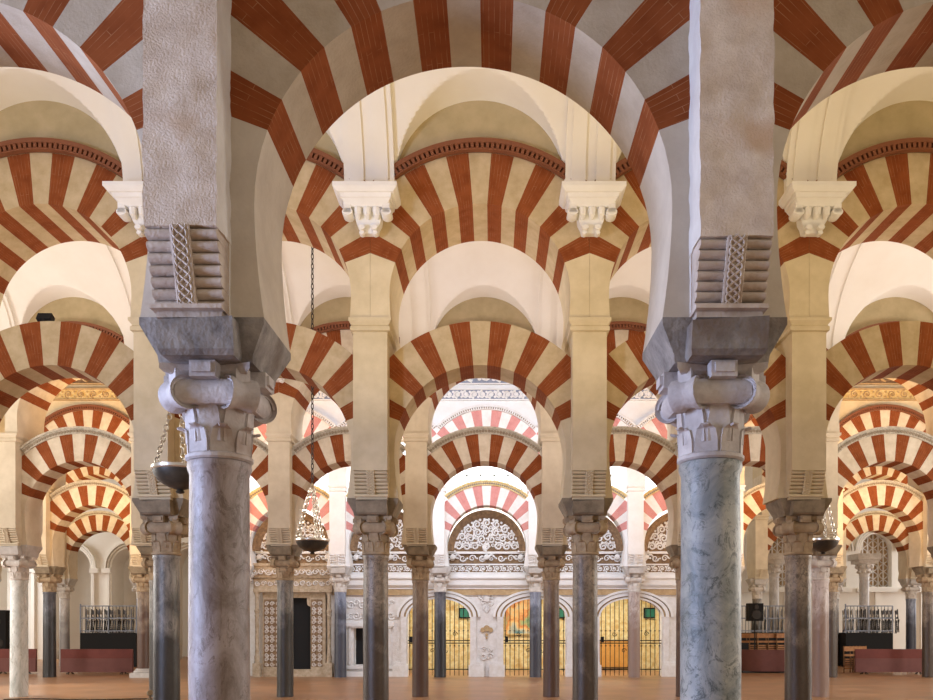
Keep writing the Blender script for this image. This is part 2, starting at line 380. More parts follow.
def arch_set(tag, br, vo, pl, hood=None, hooddark=None, corn=None):
    d = {}; XL = .447 if tag == 'near' else .432
    d['lring'] = ring_mesh(tag + '_lower_ring', LR, LC, LRO, XL, LHT, [br, vo])
    d['lspr'] = springer_mesh(tag + '_lower_springer', LR, LC, LHS, LVS, XL, LHT, pl)
    d['uring'] = ring_mesh(tag + '_upper_ring', UR, UC, URO, .4995, UHT, [br, vo])
    d['uspr'] = springer_mesh(tag + '_upper_springer', UR, UC, UHS, UVS, .4995, UHT, pl)
    if hood: d['hood'] = band_mesh(tag + '_hood', .600, .652, LC, -LHT - .07, -LHT + .02, .425, [hood, hooddark])
    if corn: d['corn'] = band_mesh(tag + '_cornice', URO, URO + .048, UC, -UHT - .10, -UHT + .02, .499, corn, teeth=46)
    return d
SETS = {
 'near': arch_set('near', M['brick'], M['voussoir_near'], M['plaster_near']),
 'mid': arch_set('mid', M['brick'], M['voussoir'], M['plaster'], corn=[M['cornice'], M['brick_dark']]),
 'hood': arch_set('hood', M['brick'], M['voussoir_pale'], M['plaster_pale'], M['hood'], M['hood_dark'], corn=[M['cornice'], M['brick_dark']]),
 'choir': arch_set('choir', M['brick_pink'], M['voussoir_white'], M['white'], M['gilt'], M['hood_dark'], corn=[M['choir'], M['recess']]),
}
# ---------------------------------------------------------------- pier, corbel rolls, capital, column
def grid_box(mb, x0, x1, y0, y1, z0, z1, st, amp, mat=0, seed=0):
    def grid(o, u, v2, nu, nv):
        b = len(mb.v)
        for j in range(nv + 1):
            for i in range(nu + 1):
                q = Vector(o) + Vector(u) * i / nu + Vector(v2) * j / nv
                d = noise.noise_vector(q * 7 + Vector((seed, 0, 0))) * amp + noise.noise_vector(q * 23) * amp * .5
                mb.v.append(tuple(q + d))
        for j in range(nv):
            for i in range(nu):
                a = b + j * (nu + 1) + i; mb.face((a, a + 1, a + nu + 2, a + nu + 1), mat)
    nx, ny, nz = [max(1, int(round(q / st))) for q in (x1 - x0, y1 - y0, z1 - z0)]
    dx, dy, dz = (x1 - x0, 0, 0), (0, y1 - y0, 0), (0, 0, z1 - z0)
    grid((x0, y0, z0), dx, dz, nx, nz); grid((x1, y1, z0), (-dx[0], 0, 0), dz, nx, nz)
    grid((x1, y0, z0), dy, dz, ny, nz); grid((x0, y1, z0), (0, -dy[1], 0), dz, ny, nz)
    grid((x0, y1, z0), dx, (0, -dy[1], 0), nx, ny); grid((x0, y0, z1), dx, dy, nx, ny)
def pier_mesh(name, hw, mat, near, vlow=.724):
    hw *= B; mb = MB()
    if near:
        grid_box(mb, -hw, hw, -UHT, UHT, Z(vlow), Z(1.33), .035, .010)
        grid_box(mb, -hw, hw, -.33, .33, Z(.585), Z(.726), .05, .003)
    else:
        mb.box(-hw, hw, -UHT, UHT, Z(.70), Z(1.33)); mb.box(-hw, hw, -.33, .33, Z(.585), Z(.70))
    me = fixn(mb.mesh(name, [mat, M['near_side']]))
    if near:
        for pl in me.polygons:
            if abs(pl.normal.x) > .8: pl.material_index = 1
    return me
def mould_mesh(name, mat):
    mb = MB(); h = .078 * B
    prof = [(h, 1.33), (h + .035, 1.335), (h + .035, 1.352), (h + .012, 1.36), (h + .055, 1.378), (h + .055, 1.392)]
    mb.loft([[(-a, -UHT - (a - h), Z(v)), (a, -UHT - (a - h), Z(v)), (a, UHT + (a - h), Z(v)), (-a, UHT + (a - h), Z(v))] for a, v in prof])
    return fixn(mb.mesh(name, [mat]))
def rolls_mesh(name, hw, vt, mat, n=7):
    """seven horizontal rolls stepping back towards the impost, with a plain soffit slab"""
    mb = MB(); hw *= B; zt, zb = Z(vt), Z(.588); h = (zt - zb) / n; seg = 8
    for k in range(n):
        zc = zt - h * (k + .5); yf = -UHT + .02 + .115 * k / (n - 1); rr = h * .5
        sec = []
        last = k == n - 1
        for q in range(seg + 1):
            a = pi / 2 + pi * q / seg
            sec.append((yf + .03 + (.045 if not last else .035) * cos(a), zc + rr * .98 * sin(a)))
        sec += [(-.30, zc - rr), (-.30, zc + rr)]
        rings = []
        for j in range(9):
            x = -hw + 2 * hw * j / 8
            dz = noise.noise(Vector((x * 5, k * 3.1, hw * 9))) * .006
            rings.append([(x, y + dz, z + dz * .5) for y, z in sec])
        mb.loft(rings)
    mb.box(-hw + .01, hw - .01, -.40, -.30, Z(.5745 - .0), Z(.59))
    mb.box(-hw - .006, hw + .006, -.455, -.30, Z(.585), Z(.593))
    return fixn(mb.mesh(name, [mat]))
def braid_mesh(name, vt, mat):
    """carved strip of interlaced lozenges running down the middle of the rolls"""
    mb = MB(); zt, zb = Z(vt), Z(.592); w2 = .047
    def yat(z): return -UHT + .02 - .03 + .115 * (zt - z) / (zt - zb)
    def P(x, z, d=0): return (x, yat(z) - d, z)
    mb.loft([[P(-w2, zt), P(w2, zt), P(w2, zb), P(-w2, zb)], [(x, y + .05, z) for x, y, z in (P(-w2, zt), P(w2, zt), P(w2, zb), P(-w2, zb))]])
    for sx in (-1, 1): mb.tube([P(sx * w2, zt), P(sx * w2, zb)], .009, 5)
    n = 9; L = 10 * n
    for ph in (0, pi / 2, pi, pi * 1.5):
        mb.tube([P(w2 * .8 * sin(pi * q / 10 * .5 + ph), zt + (zb - zt) * q / L, .006) for q in range(L + 1)], .0075, 4)
    return fixn(mb.mesh(name, [mat]))
def impost_mesh(name, mat, near):
    mb = MB(); ht, ft = .36, .33
    a1, a0, b1, b0 = .119 * B, .091 * B, .0715 * B, .068 * B
    mb.loft([[(-a0, -.24, Z(.506)), (a0, -.24, Z(.506)), (a0, .24, Z(.506)), (-a0, .24, Z(.506))],
             [(-a0 - .004, -.25, Z(.52)), (a0 + .004, -.25, Z(.52)), (a0 + .004, .25, Z(.52)), (-a0 - .004, .25, Z(.52))],
             [(-a1, -.31, Z(.572)), (a1, -.31, Z(.572)), (a1, .31, Z(.572)), (-a1, .31, Z(.572))],
             [(-a1, -.31, Z(.586)), (a1, -.31, Z(.586)), (a1, .31, Z(.586)), (-a1, .31, Z(.586))]])
    yf = .43
    mb.loft([[(-b0, -.37, Z(.507)), (b0, -.37, Z(.507)), (b0, .37, Z(.507)), (-b0, .37, Z(.507))],
             [(-b1, -.40, Z(.516)), (b1, -.40, Z(.516)), (b1, .40, Z(.516)), (-b1, .40, Z(.516))],
             [(-b1, -yf, Z(.566)), (b1, -yf, Z(.574)), (b1, yf, Z(.574)), (-b1, yf, Z(.574))]])
    return fixn(mb.mesh(name, [mat]))
CB, CT = .327, .507            # capital bottom / top
RS = .0605 * B
def capital_mesh(name, mat, mdark, fine):
    mb = MB(); zb, zt = Z(CB), Z(CT); H = zt - zb; n = 32 if fine else 16
    mb.lathe([(RS * 1.02, zb), (RS * 1.10, zb + .012), (RS * 1.10, zb + .03), (RS * 1.0, zb + .045), (RS * .99, zb + H * .35), (RS * 1.03, zb + H * .52),
              (RS * 1.20, zb + H * .66), (RS * 1.34, zb + H * .74), (RS * 1.30, zb + H * .80), (RS * 1.15, zb + H * .84), (RS * 1.15, zb + H * .9)], n, 0)
    # two staggered rows of smooth leaves whose tips curl outwards
    for row, (z0, z1, off) in enumerate(((zb + .04, zb + H * .38, 0), (zb + .10, zb + H * .64, pi / 8))):
        for k in range(8):
            a = off + k * pi / 4 + pi / 8; ca, sa = cos(a), sin(a); wd = RS * .30
            rings = []
            for t, out, wt in ((0, .002, 1.2), (.45, .006, 1.2), (.8, .012, 1.0), (.90, .03, .6), (.95, .052, .45), (.92, .062, .36), (.88, .056, .28)):
                rr = RS * 1.0 + out; zz = z0 + (z1 - z0) * t
                p0 = (rr * ca - wd * wt * sa, rr * sa + wd * wt * ca, zz); p1 = (rr * ca + wd * wt * sa, rr * sa - wd * wt * ca, zz)
                ri = rr - .03
                p2 = (ri * ca + wd * wt * sa, ri * sa - wd * wt * ca, zz - .006); p3 = (ri * ca - wd * wt * sa, ri * sa + wd * wt * ca, zz - .006)
                rings.append([p0, p1, p2, p3])
            mb.loft(rings)
    # bolsters linking the corner scrolls, with a block in the middle of each face
    for k in range(4):
        a = k * pi / 2; R4 = Matrix.Rotation(a, 4, 'Z')
        zc = zb + H * .70
        mb.loft([[R4 @ Vector((x, -RS * 1.18 - .055 * (1 if abs(x) > .08 else .75) * cos(q) , zc + .075 * sin(q))) for q in [2 * pi * j / 10 for j in range(10)]] for x in (-.17, -.1, 0, .1, .17)])
        mb.box(-.075, .075, -RS * 1.66, -RS * 1.0, zb + H * .82, zt - .004, 0, R4)
        mb.box(-.055, .055, -RS * 1.76, -RS * 1.5, zb + H * .86, zt - .02, 0, R4)
    # abacus: thin concave plate
    pts = []
    hw2 = .262
    for k in range(4):
        a = k * pi / 2
        for j in range(6):
            t = -1 + 2 * (j / 6); x = hw2 * t; y = -(hw2 - .06 * (1 - t * t))
            pts.append((x * cos(a) - y * sin(a), x * sin(a) + y * cos(a)))
    mb.loft([[(x * .92, y * .92, zb + H * .895) for x, y in pts], [(x, y, zb + H * .93) for x, y in pts], [(x, y, zt - .003) for x, y in pts]])
    return fixn(mb.mesh(name, [mat]))
def volute_mesh(name, mat, fine):
    mb = MB(); H = Z(CT) - Z(CB); zc = Z(CB) + H * .69; d = .222; a = Vector((1, -1, 0)).normalized()
    for sg in (-1, 1):
        pass
    c = Vector((d * .78, d * .78, zc)); r = .098
    mb.disc(c, a, r, .15, 24 if fine else 12, 0, rings=[(r * .80, -.060), (r * .88, -.072), (r, -.085), (r, -.06), (r * .84, -.02), (r * .84, .02), (r, .06), (r, .085), (r * .88, .072), (r * .80, .060)])
    for sg in (-1, 1):
        e = c + a * sg * .062
        mb.disc(e, a, .03, .05, 10)
        if fine:
            u = Vector((1, 1, 0)).normalized(); pts = []
            for q in range(26):
                t = q / 25; an = t * 2 * pi * 1.6; rr = r * (.86 - .55 * t)
                pts.append(c + a * sg * .068 + u * rr * cos(an) + Vector((0, 0, 1)) * rr * sin(an))
            mb.tube(pts, .010, 5)
    mb.box(-.045, .045, -.03, .05, zc + r * .6, Z(CT) - .03, 0, Matrix.Translation((d * .78, d * .78, 0)) @ Matrix.Rotation(-pi / 4, 4, 'Z'))
    return fixn(mb.mesh(name, [mat]))
def shaft_mesh(name, mat, n, seed=0, rs=RS):
    mb = MB(); prof = [(rs * 1.03, 0.0), (rs * 1.03, .04)]
    zt = Z(CB)
    for k in range(13):
        t = k / 12; prof.append((rs * (1.02 - .05 * t), .06 + (zt - .14) * t))
    prof += [(rs * 1.03, zt - .05), (rs * 1.05, zt - .03), (rs * 1.03, zt - .004)]
    mb.lathe(prof, n)
    for i, q in enumerate(mb.v):
        d = noise.noise(Vector(q) * 3 + Vector((seed, 0, 0))) * .004; mb.v[i] = (q[0] * (1 + d / .2), q[1] * (1 + d / .2), q[2])
    return mb.mesh(name, [mat])
def base_mesh(mat):
    mb = MB(); mb.box(-.3, .3, -.3, .3, 0, .14); mb.lathe([(.27, .14), (.29, .17), (.27, .2), (.22, .22), (.24, .24), (.22, .27)], 24)
    return fixn(mb.mesh('attic_base', [mat]))
BASE = base_mesh(M['impost_pale'])
DX = {(3, -2): .13, (4, -3): -.06, (3, 0): .05, (4, 0): .07, (4, 2): .04, (4, -4): .05, (3, 3): .07, (2, 2): .05, (4, 4): .10, (4, 5): .10}
CACHE = {}
def cached(key, fn):
    if key not in CACHE: CACHE[key] = fn()
    return CACHE[key]
def lathe_key(c): return 'shaft_' + c
ROWN = {1: 'front', 2: 'second', 3: 'third', 4: 'fourth', 5: 'fifth', 6: 'sixth'}
def side(i, half=False):
    """where a column (or bay) stands, told from the line the camera looks along"""
    if half:
        if i == 0: return 'middle bay'
        n = abs(i); return ('first', 'second', 'third', 'fourth', 'fifth', 'sixth', 'seventh', 'eighth')[n - 1] + (' bay left of the middle' if i < 0 else ' bay right of the middle')
    n = 1 - i if i <= 0 else i
    return ('first', 'second', 'third', 'fourth', 'fifth', 'sixth', 'seventh', 'eighth')[n - 1] + (' left of the middle' if i <= 0 else ' right of the middle')
DESC = {'mauve': 'mauve grey veined marble', 'blue': 'blue grey mottled marble', 'brown': 'speckled brown marble', 'buff': 'buff brown marble', 'darkgrey': 'dark grey marble',
        'black': 'black marble', 'bluedark': 'slate blue marble', 'rose': 'rose grey polished marble', 'pale': 'pale green grey marble', 'white': 'whitish marble'}
def column(k, i, kind, impost='impost', cap='capital', base=False):
    near = k == 1; dx = DX.get((k, i), 0)
    t = thing('marble_column', f"{DESC[kind]} column with carved capital, {ROWN[k]} arcade, {side(i)}", 'column', (COLX(i) + dx, ROWY(k), 0), f"columns of the {ROWN[k]} arcade")
    fine = k <= 2
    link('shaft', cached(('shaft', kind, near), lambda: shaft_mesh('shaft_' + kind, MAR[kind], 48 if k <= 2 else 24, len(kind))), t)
    c = link('capital', cached(('cap', cap, fine), lambda: capital_mesh('capital_' + cap, M[cap], None, fine)), t)
    vm = cached(('vol', cap, fine), lambda: volute_mesh('volute_' + cap, M[cap], fine))
    for q in range(4):
        link('volute', vm, c, None, q * pi / 2)
    link('impost_block', cached(('imp', impost), lambda: impost_mesh('impost_' + impost, M[impost], near)), t)
    if base: link('base', BASE, t)
    return t
def pier(k, i, mat='plaster', rmat=None, hw=.078, desc='cream plastered'):
    near = k == 1; dx = -.036 if (k, i) == (1, 0) else 0; rmat = rmat or mat
    t = thing('pier', f"{desc} pier with roll corbel, {ROWN[k]} arcade, {side(i)}", 'pier', (COLX(i) + dx, ROWY(k), 0), f"piers of the {ROWN[k]} arcade")
    vt = (.704 if i == 1 else .724) if near else .70
    link('pier_shaft', cached(('pier', mat, hw, vt), lambda: pier_mesh('pier_' + mat, hw, M[mat], near, vt)), t)
    rm = cached(('roll', rmat, hw, vt), lambda: rolls_mesh('rolls_' + rmat, hw - .002, vt, M[rmat]))
    bm_ = cached(('braid', rmat, vt), lambda: braid_mesh('braid_' + rmat, vt, M[rmat]))
    for q in (0, pi):
        r = link('roll_corbel', rm, t, None, q); link('braid_strip', bm_, r)
    link('cornice_moulding', cached(('mould', mat), lambda: mould_mesh('mould_' + mat, M[mat])), t)
    return t
def arches(k, i, st, lower=True, upper=True, note='red and cream striped'):
    S = SETS[st]; x = BAYX(i); y = ROWY(k)
    if lower:
        t = thing('horseshoe_arch', f"{note} lower horseshoe arch, {ROWN[k]} arcade, {side(i, True)}", 'arch', (x, y, 0), f"lower arches of the {ROWN[k]} arcade")
        link('voussoir_ring', S['lring'], t); [link('springer', q, t) for q in S['lspr']]
        if 'hood' in S: link('hood_moulding', S['hood'], t)
    if upper:
        t = thing('round_arch', f"{note} upper round arch, {ROWN[k]} arcade, {side(i, True)}", 'arch', (x, y, 0), f"upper arches of the {ROWN[k]} arcade")
        link('voussoir_ring', S['uring'], t); [link('springer', q, t) for q in S['uspr']]
        if 'corn' in S: link('dentil_cornice', S['corn'], t)

def upper_wall(name, k, i0, i1, vtop, mat):
    """spandrel wall standing on the backs of the upper arches"""
    mb = MB(); N = 24
    for i in range(i0, i1 + 1):
        cx = BAYX(i); rings = []
        for q in range(N + 1):
            u = -.5 + q / N; vb = UC + sqrt(max(0, (URO - .002) ** 2 - u * u))
            x = cx + u * B
            rings.append([(x, ROWY(k) - UHT, Z(vb)), (x, ROWY(k) - UHT, Z(vtop)), (x, ROWY(k) + UHT, Z(vtop)), (x, ROWY(k) + UHT, Z(vb))])
        mb.loft(rings)
    struct(name, fixn(mb.mesh(name, [mat], 35)))

# ---------------------------------------------------------------- the arcades
# row 1
column(1, 0, 'mauve', 'impost_near', 'capital_near'); column(1, 1, 'blue', 'impost_near', 'capital_near')
column(1, -1, 'buff', 'impost_near', 'capital_near'); column(1, 2, 'rose', 'impost_near', 'capital_near')
for i in (-1, 0, 1, 2): pier(1, i, 'rough_near', 'roll_near', .067, 'rough eroded pale stone')
for i in (-1, 0, 1): arches(1, i, 'near')
upper_wall('wall_front', 1, -1, 1, 2.75, M['lunette'])
# row 2
for i, kd in ((-2, 'buff'), (-1, 'darkgrey'), (0, 'brown'), (1, 'brown'), (2, 'brown'), (3, 'buff')): column(2, i, kd)
for i in range(-2, 4): pier(2, i)
for i in range(-2, 3): arches(2, i, 'mid')
upper_wall('wall_second', 2, -2, 2, 2.75, M['lunette'])
# row 3
for i, kd in ((-3, 'pale'), (-2, 'darkgrey'), (-1, 'darkgrey'), (0, 'buff'), (1, 'buff'), (2, 'buff'), (3, 'rose'), (4, 'buff')):
    column(3, i, kd, 'impost_pale' if i == -3 else 'impost', 'capital_pale' if i in (-3, 3) else 'capital')
for i in range(-3, 5): pier(3, i, 'plaster_pale')
for i in range(-3, 4): arches(3, i, 'hood')
upper_wall('wall_third', 3, -3, 3, 3.1, M['lunette'])
# row 4: choir bays -1..2 are white and pink, side bays like the rest
for i, kd in ((-4, 'black'), (-3, 'buff'), (-2, 'darkgrey'), (-1, 'bluedark'), (0, 'black'), (1, 'bluedark'), (2, 'rose'), (3, 'bluedark'), (4, 'brown'), (5, 'brown')):
    ch = -2 <= i <= 3
    column(4, i, kd, 'impost_pale' if ch else 'impost', 'capital_pale' if ch else 'capital', base=(i == -3))
for i in range(-4, 6):
    ch = -2 <= i <= 3
    pier(4, i, 'white' if ch else 'plaster_pale', None, .078, 'white stuccoed' if ch else 'cream plastered')
for i in range(-4, 5):
    if -2 <= i <= 2: arches(4, i, 'choir', note='pink and white striped')
    else: arches(4, i, 'hood')
upper_wall('wall_fourth', 4, -4, -3, 3.1, M['plaster']); upper_wall('wall_fourth_choir', 4, -2, 2, 3.1, M['white']); upper_wall('wall_fourth_right', 4, 3, 4, 3.1, M['plaster'])
# rows 5 and 6 on both sides of the choir
for i, kd in ((-6, 'white'), (-5, 'white'), (-4, 'bluedark'), (-3, 'white'), (4, 'darkgrey'), (5, 'brown'), (6, 'bluedark'), (7, 'white')): column(5, i, kd, 'impost_pale', 'capital_pale')
for i in (-6, -5, -4, -3, 4, 5, 6, 7): pier(5, i, 'plaster_pale')
for i in (-6, -5, -4, 4, 5, 6): arches(5, i, 'hood')
upper_wall('wall_fifth', 5, -6, -4, 3.1, M['plaster']); upper_wall('wall_fifth_right', 5, 4, 6, 3.1, M['plaster'])

# ---------------------------------------------------------------- vaults of the two near naves
VS, VH, RL, ZL = 1.93, .72, .385, 2.0
def bar(v2, y, yc, W): return VS + VH * sqrt(max(0, 1 - ((y - yc) / W) ** 2))
def vault(name, ya, yb, i0, i1):
    W = (yb - ya) / 2; yc = (ya + yb) / 2; mb = MB(); NP = 110
    us = [-.5, -.45, -.41, -.3855] + [-.385 * cos(pi * q / 72) for q in range(0, 73)] + [.3855, .41, .45, .5]
    ph = [pi * q / NP for q in range(NP + 1)]
    xs = []
    for i in range(i0, i1 + 1): xs += [(BAYX(i) + u * B, u) for u in us]
    for x, u in xs:
        zl = ZL + sqrt(RL * RL - u * u) if abs(u) <= RL else 0
        for a in ph:
            y = yc - W * cos(a); mb.v.append((x, y, Z(max(VS + VH * sin(a), zl))))
    n = NP + 1
    for a in range(len(xs) - 1):
        for c in range(NP): mb.face((a * n + c, a * n + c + 1, (a + 1) * n + c + 1, (a + 1) * n + c))
    me = mb.mesh(name, [M['vault']], 28); struct(name, me)
    return yc, W
def rib_mesh(ya, yb, i):
    W = (yb - ya) / 2; yc = (ya + yb) / 2; mb = MB(); x0 = COLX(i)
    sec = [(-.34, 0), (-.34, .07), (-.26, .07), (-.26, .10), (-.07, .10), (-.07, .07), (.07, .07), (.07, .10), (.26, .10), (.26, .07), (.34, .07), (.34, 0)]
    rings = []
    for q in range(37):
        a = pi * q / 36
        ny, nz = -cos(a), sin(a)
        y, z = yc - W * cos(a), Z(VS + VH * sin(a))
        rings.append([(x0 + sx, y - ny * d * .98, z - nz * d) for sx, d in sec])
    mb.loft(rings); return fixn(mb.mesh('vault_rib', [M['vault']]))
tn = 1
for k, i0, i1 in ((0, -1, 1), (1, -2, 2), (2, -3, 3)):
    ya, yb = (ROWY(k) + UHT, ROWY(k + 1) - UHT)
    vault('ceiling_' + ('near', 'second', 'third')[k], ya, yb, i0, i1)
    for i in range(i0, i1 + 2):
        struct(f'trim_{tn}', rib_mesh(ya, yb, i)); tn += 1
# plaster corbels hanging on the wall under each rib
def corbel_mesh():
    mb = MB(); top = VS - .004
    def slab(hw, dp, v0, v1, hw2=None, dp2=None):
        hw2 = hw2 or hw; dp2 = dp2 or dp
        mb.loft([[(-hw, 0, Z(v0)), (-hw, -dp, Z(v0)), (hw, -dp, Z(v0)), (hw, 0, Z(v0))], [(-hw2, 0, Z(v1)), (-hw2, -dp2, Z(v1)), (hw2, -dp2, Z(v1)), (hw2, 0, Z(v1))]])
    slab(.335, .11, top - .01, top + .05); slab(.42, .50, top - .018, top); slab(.37, .45, top - .035, top - .018, .42, .50); slab(.33, .40, top - .05, top - .035, .34, .42)
    slab(.26, .30, top - .075, top - .05, .32, .38)
    return fixn(mb.mesh('corbel_abacus', [M['white']]))
def corbel_body():
    mb = MB(); top = VS - .075
    prof = [(.11, .10, 1.73), (.13, .14, 1.765), (.16, .18, 1.79), (.17, .20, 1.83), (.22, .26, 1.855)]
    mb.loft([[(-a, .0, Z(v)), (-a, -d, Z(v)), (a, -d, Z(v)), (a, 0, Z(v))] for a, d, v in prof])
    for sx in (-1, 1):      # hanging scrolls at the sides
        mb.disc((sx * .245, -.22, Z(1.815)), (0, 1, 0), .07, .20, 14); mb.box(sx * .245 - .045, sx * .245 + .045, -.32, -.1, Z(1.81), Z(1.87))
        mb.disc((sx * .08, -.18, Z(1.745)), (0, 1, 0), .045, .08, 10); mb.disc((sx * .085, -.12, Z(1.722)), (0, 1, 0), .035, .1, 10)
    for x in (-.12, 0, .12):
        mb.tube([(x, -.24, Z(1.86)), (x, -.27, Z(1.84)), (x, -.26, Z(1.81)), (x, -.2, Z(1.79))], [.04, .05, .045, .02], 8)
    mb.v = [(x * 1.05, y, Z(top + .001) + (z - Z(top)) * .74) for x, y, z in mb.v]
    return fixn(mb.mesh('corbel_leaves', [M['white']]))
cab, cbd = corbel_mesh(), corbel_body()
for k, i0, i1 in ((2, -2, 3), (3, -3, 4)):
    for i in range(i0, i1 + 1):
        t = thing('plaster_corbel', f"white scrolled plaster corbel under the vault rib, {ROWN[k]} arcade, {side(i)}", 'corbel', (COLX(i), ROWY(k) - UHT, 0), f"vault corbels of the {ROWN[k]} arcade")
        link('abacus', cab, t); link('scroll_body', cbd, t)

# ---------------------------------------------------------------- timber ceilings and stucco friezes of the farther naves
def timber(name, y0, y1, x0, x1, v):
    mb = MB(); z = Z(v); mb.box(x0, x1, y0, y1, z, z + .1)
    n = int((x1 - x0) / .9)
    for q in range(n):
        x = x0 + .45 + q * .9; mb.box(x - .12, x + .12, y0, y1, z - .22, z)
    struct(name, mb.mesh(name, [M['wood']], 0))
timber('ceiling_fourth', ROWY(3) + UHT, ROWY(4) - UHT, -15, 15, 3.08)
for sx, nm in ((-1, 'ceiling_fifth'), (1, 'ceiling_fifth_right')):
    xa, xb = sorted((sx * 8.6, sx * 24)); timber(nm, ROWY(4) + UHT, ROWY(5) - UHT, xa, xb, 3.08)
def frieze_mesh(name, L, h, mats, step=.3, tr=.022):
    mb = MB(); mb.box(0, L, 0, .05, 0, h, 1)
    mb.box(-.02, L + .02, -.05, .05, h - .045, h, 0); mb.box(-.02, L + .02, -.04, .05, 0, .035, 0)
    n = int(L / step); hh = h * .5
    for q in range(n):
        x = (q + .5) * L / n; d = 1 if q % 2 else -1
        mb.spiral(x, -.008, hh, min(h * .34, step * .46), 1.5, d, pi / 2 * d, tr)
        mb.disc((x, -.01, hh), (0, 1, 0), tr * 1.5, .03, 7); 
        mb.disc((x - L / n / 2, -.01, hh + h * .2 * d), (0, 1, 0), tr * 1.4, .03, 6); mb.disc((x - L / n / 2, -.01, hh - h * .2 * d), (0, 1, 0), tr * 1.2, .03, 6)
    return fixn(mb.mesh(name, mats))
fz = frieze_mesh('upper_frieze', B, .36, [M['relief_brown'], M['gilt']], .34)
fz2 = frieze_mesh('upper_frieze_high', B, .55, [M['relief_brown'], M['recess']], .55, .035)
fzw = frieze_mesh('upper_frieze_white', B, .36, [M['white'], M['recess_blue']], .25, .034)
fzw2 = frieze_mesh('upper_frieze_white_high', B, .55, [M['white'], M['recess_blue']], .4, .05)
for i in range(-4, 5):
    ch = -2 <= i <= 2
    for nm, me, v, ds in (('stucco_frieze', fzw if ch else fz, 2.24, 'narrow'), ('stucco_frieze', fzw2 if ch else fz2, 2.40, 'tall')):
        o = link(nm, me, None, (BAYX(i) - B / 2, ROWY(4) - UHT - .04, Z(v)))
        o['label'] = f"{ds} {'white' if ch else 'ochre'} frieze over the fourth arcade, {side(i, True)}"; o['category'] = 'frieze'; o['group'] = 'friezes over the fourth arcade'

# ---------------------------------------------------------------- arched wall helper
def arch_wall(mb, x0, x1, z0, z1, y0, y1, ops, mat=0, smat=None, N=16):
    """wall slab with arched openings; ops = (cx, half width, sill z, spring z, rise)"""
    smat = mat if smat is None else smat; x = x0
    for cx, hw, zs, zp, rise in sorted(ops):
        mb.box(x, cx - hw, y0, y1, z0, z1, mat)
        if zs > z0: mb.box(cx - hw, cx + hw, y0, y1, z0, zs, mat)
        rings = []
        for q in range(N + 1):
            u = -cos(pi * q / N); zz = zp + rise * sqrt(max(0, 1 - u * u)) ; xx = cx + hw * u
            rings.append([(xx, y0, zz), (xx, y0, z1), (xx, y1, z1), (xx, y1, zz)])
        mb.loft(rings, mat); x = cx + hw
    mb.box(x, x1, y0, y1, z0, z1, mat)
def archivolt(mb, cx, hw, zp, rise, y, w_, d, mat=0, N=28, legs=0):
    rings = []
    for q in range(N + 1):
        a = pi - pi * q / N; c_, s_ = cos(a), sin(a)
        rings.append([(cx + hw * c_, y, zp + rise * s_), (cx + (hw + w_) * c_, y, zp + (rise + w_) * s_), (cx + (hw + w_) * c_, y - d, zp + (rise + w_) * s_), (cx + hw * c_, y - d, zp + rise * s_)])
    mb.loft(rings, mat)

# ---------------------------------------------------------------- the choir front just behind the fourth arcade
CY = 25.05
XA, XB = COLX(-2) - .3, COLX(3) + .22
GH, GS, GR = .98, 1.86, .58
ops = [(COLX(i), GH, 0, GS, GR) for i in (0, 1, 2)]
NX = COLX(-1) + .75; NH = .45
mb = MB(); arch_wall(mb, COLX(-1) - .35, XB, 0, 2.78, CY, CY + .45, ops + [(NX + .05, NH, .34, 1.45, .12)])
struct('wall_choir', fixn(mb.mesh('wall_choir', [M['choir']])))
mb = MB(); mb.box(XA, COLX(-1) - .36, CY + .25, CY + .5, 0, 3.9); mb.box(COLX(-1) - .36, XB, CY + .10, CY + .45, 3.2, 3.90)
struct('wall_choir_side', mb.mesh('wall_choir_side', [M['choir']], 0))
# moulded arch surrounds and carved pier fronts
for n_, i in enumerate((0, 1, 2)):
    t = thing('gate_surround', f"white stepped stone arch surround of the {('first', 'second', 'third')[n_]} iron gate counted from the niche", 'archway', (COLX(i), CY, 0), 'stone surrounds of the choir gates')
    def sur():
        mb = MB()
        for q, (o_, w_, d) in enumerate(((0, .06, .05), (.06, .06, .02), (.12, .10, .10), (.22, .05, .03), (.27, .07, .13))): archivolt(mb, 0, GH + o_ - .02, GS, GR + o_ * .75 - .02, 0, w_, d, q % 2)
        return fixn(mb.mesh('surround_moulding', [M['white'], M['relief_brown']]))
    link('arch_moulding', cached('surround', sur), t)
    def jb(sx):
        mb = MB()
        for sx in (sx,):
            mb.box(sx * (GH + .10) - .09, sx * (GH + .10) + .09, -.09, 0, .42, GS); mb.box(sx * (GH + .2) - .24, sx * (GH + .2) + .24, -.16, 0, 0, .36); mb.box(sx * (GH + .2) - .2, sx * (GH + .2) + .2, -.12, 0, .36, .44)
        return fixn(mb.mesh('surround_jambs', [M['choir']]))
    for sx in (-1, 1): link('jamb', cached(('jamb', sx), lambda: jb(sx)), t)
def cart(low):
    mb = MB()
    if not low: mb.disc((0, 0, 2.42), (0, 1, 0), .10, .06, 12)
    for sx in (-1, 1):
        if not low: mb.spiral(sx * .16, -.01, 2.5, .12, 1.3, sx, 0, .022); mb.spiral(sx * .12, -.01, 2.3, .09, 1.2, -sx, 0, .02)
        if low: mb.spiral(sx * .10, -.01, .62, .12, 1.4, sx, 0, .022); mb.spiral(sx * .10, -.01, .85, .08, 1.4, -sx, 0, .018)
        if not low: mb.tube([(sx * .05, -.01, 2.2), (sx * .1, -.01, 2.12), (0, -.01, 2.0)], .018, 5)
    return fixn(mb.mesh('carved_scrolls', [M['choir']]))
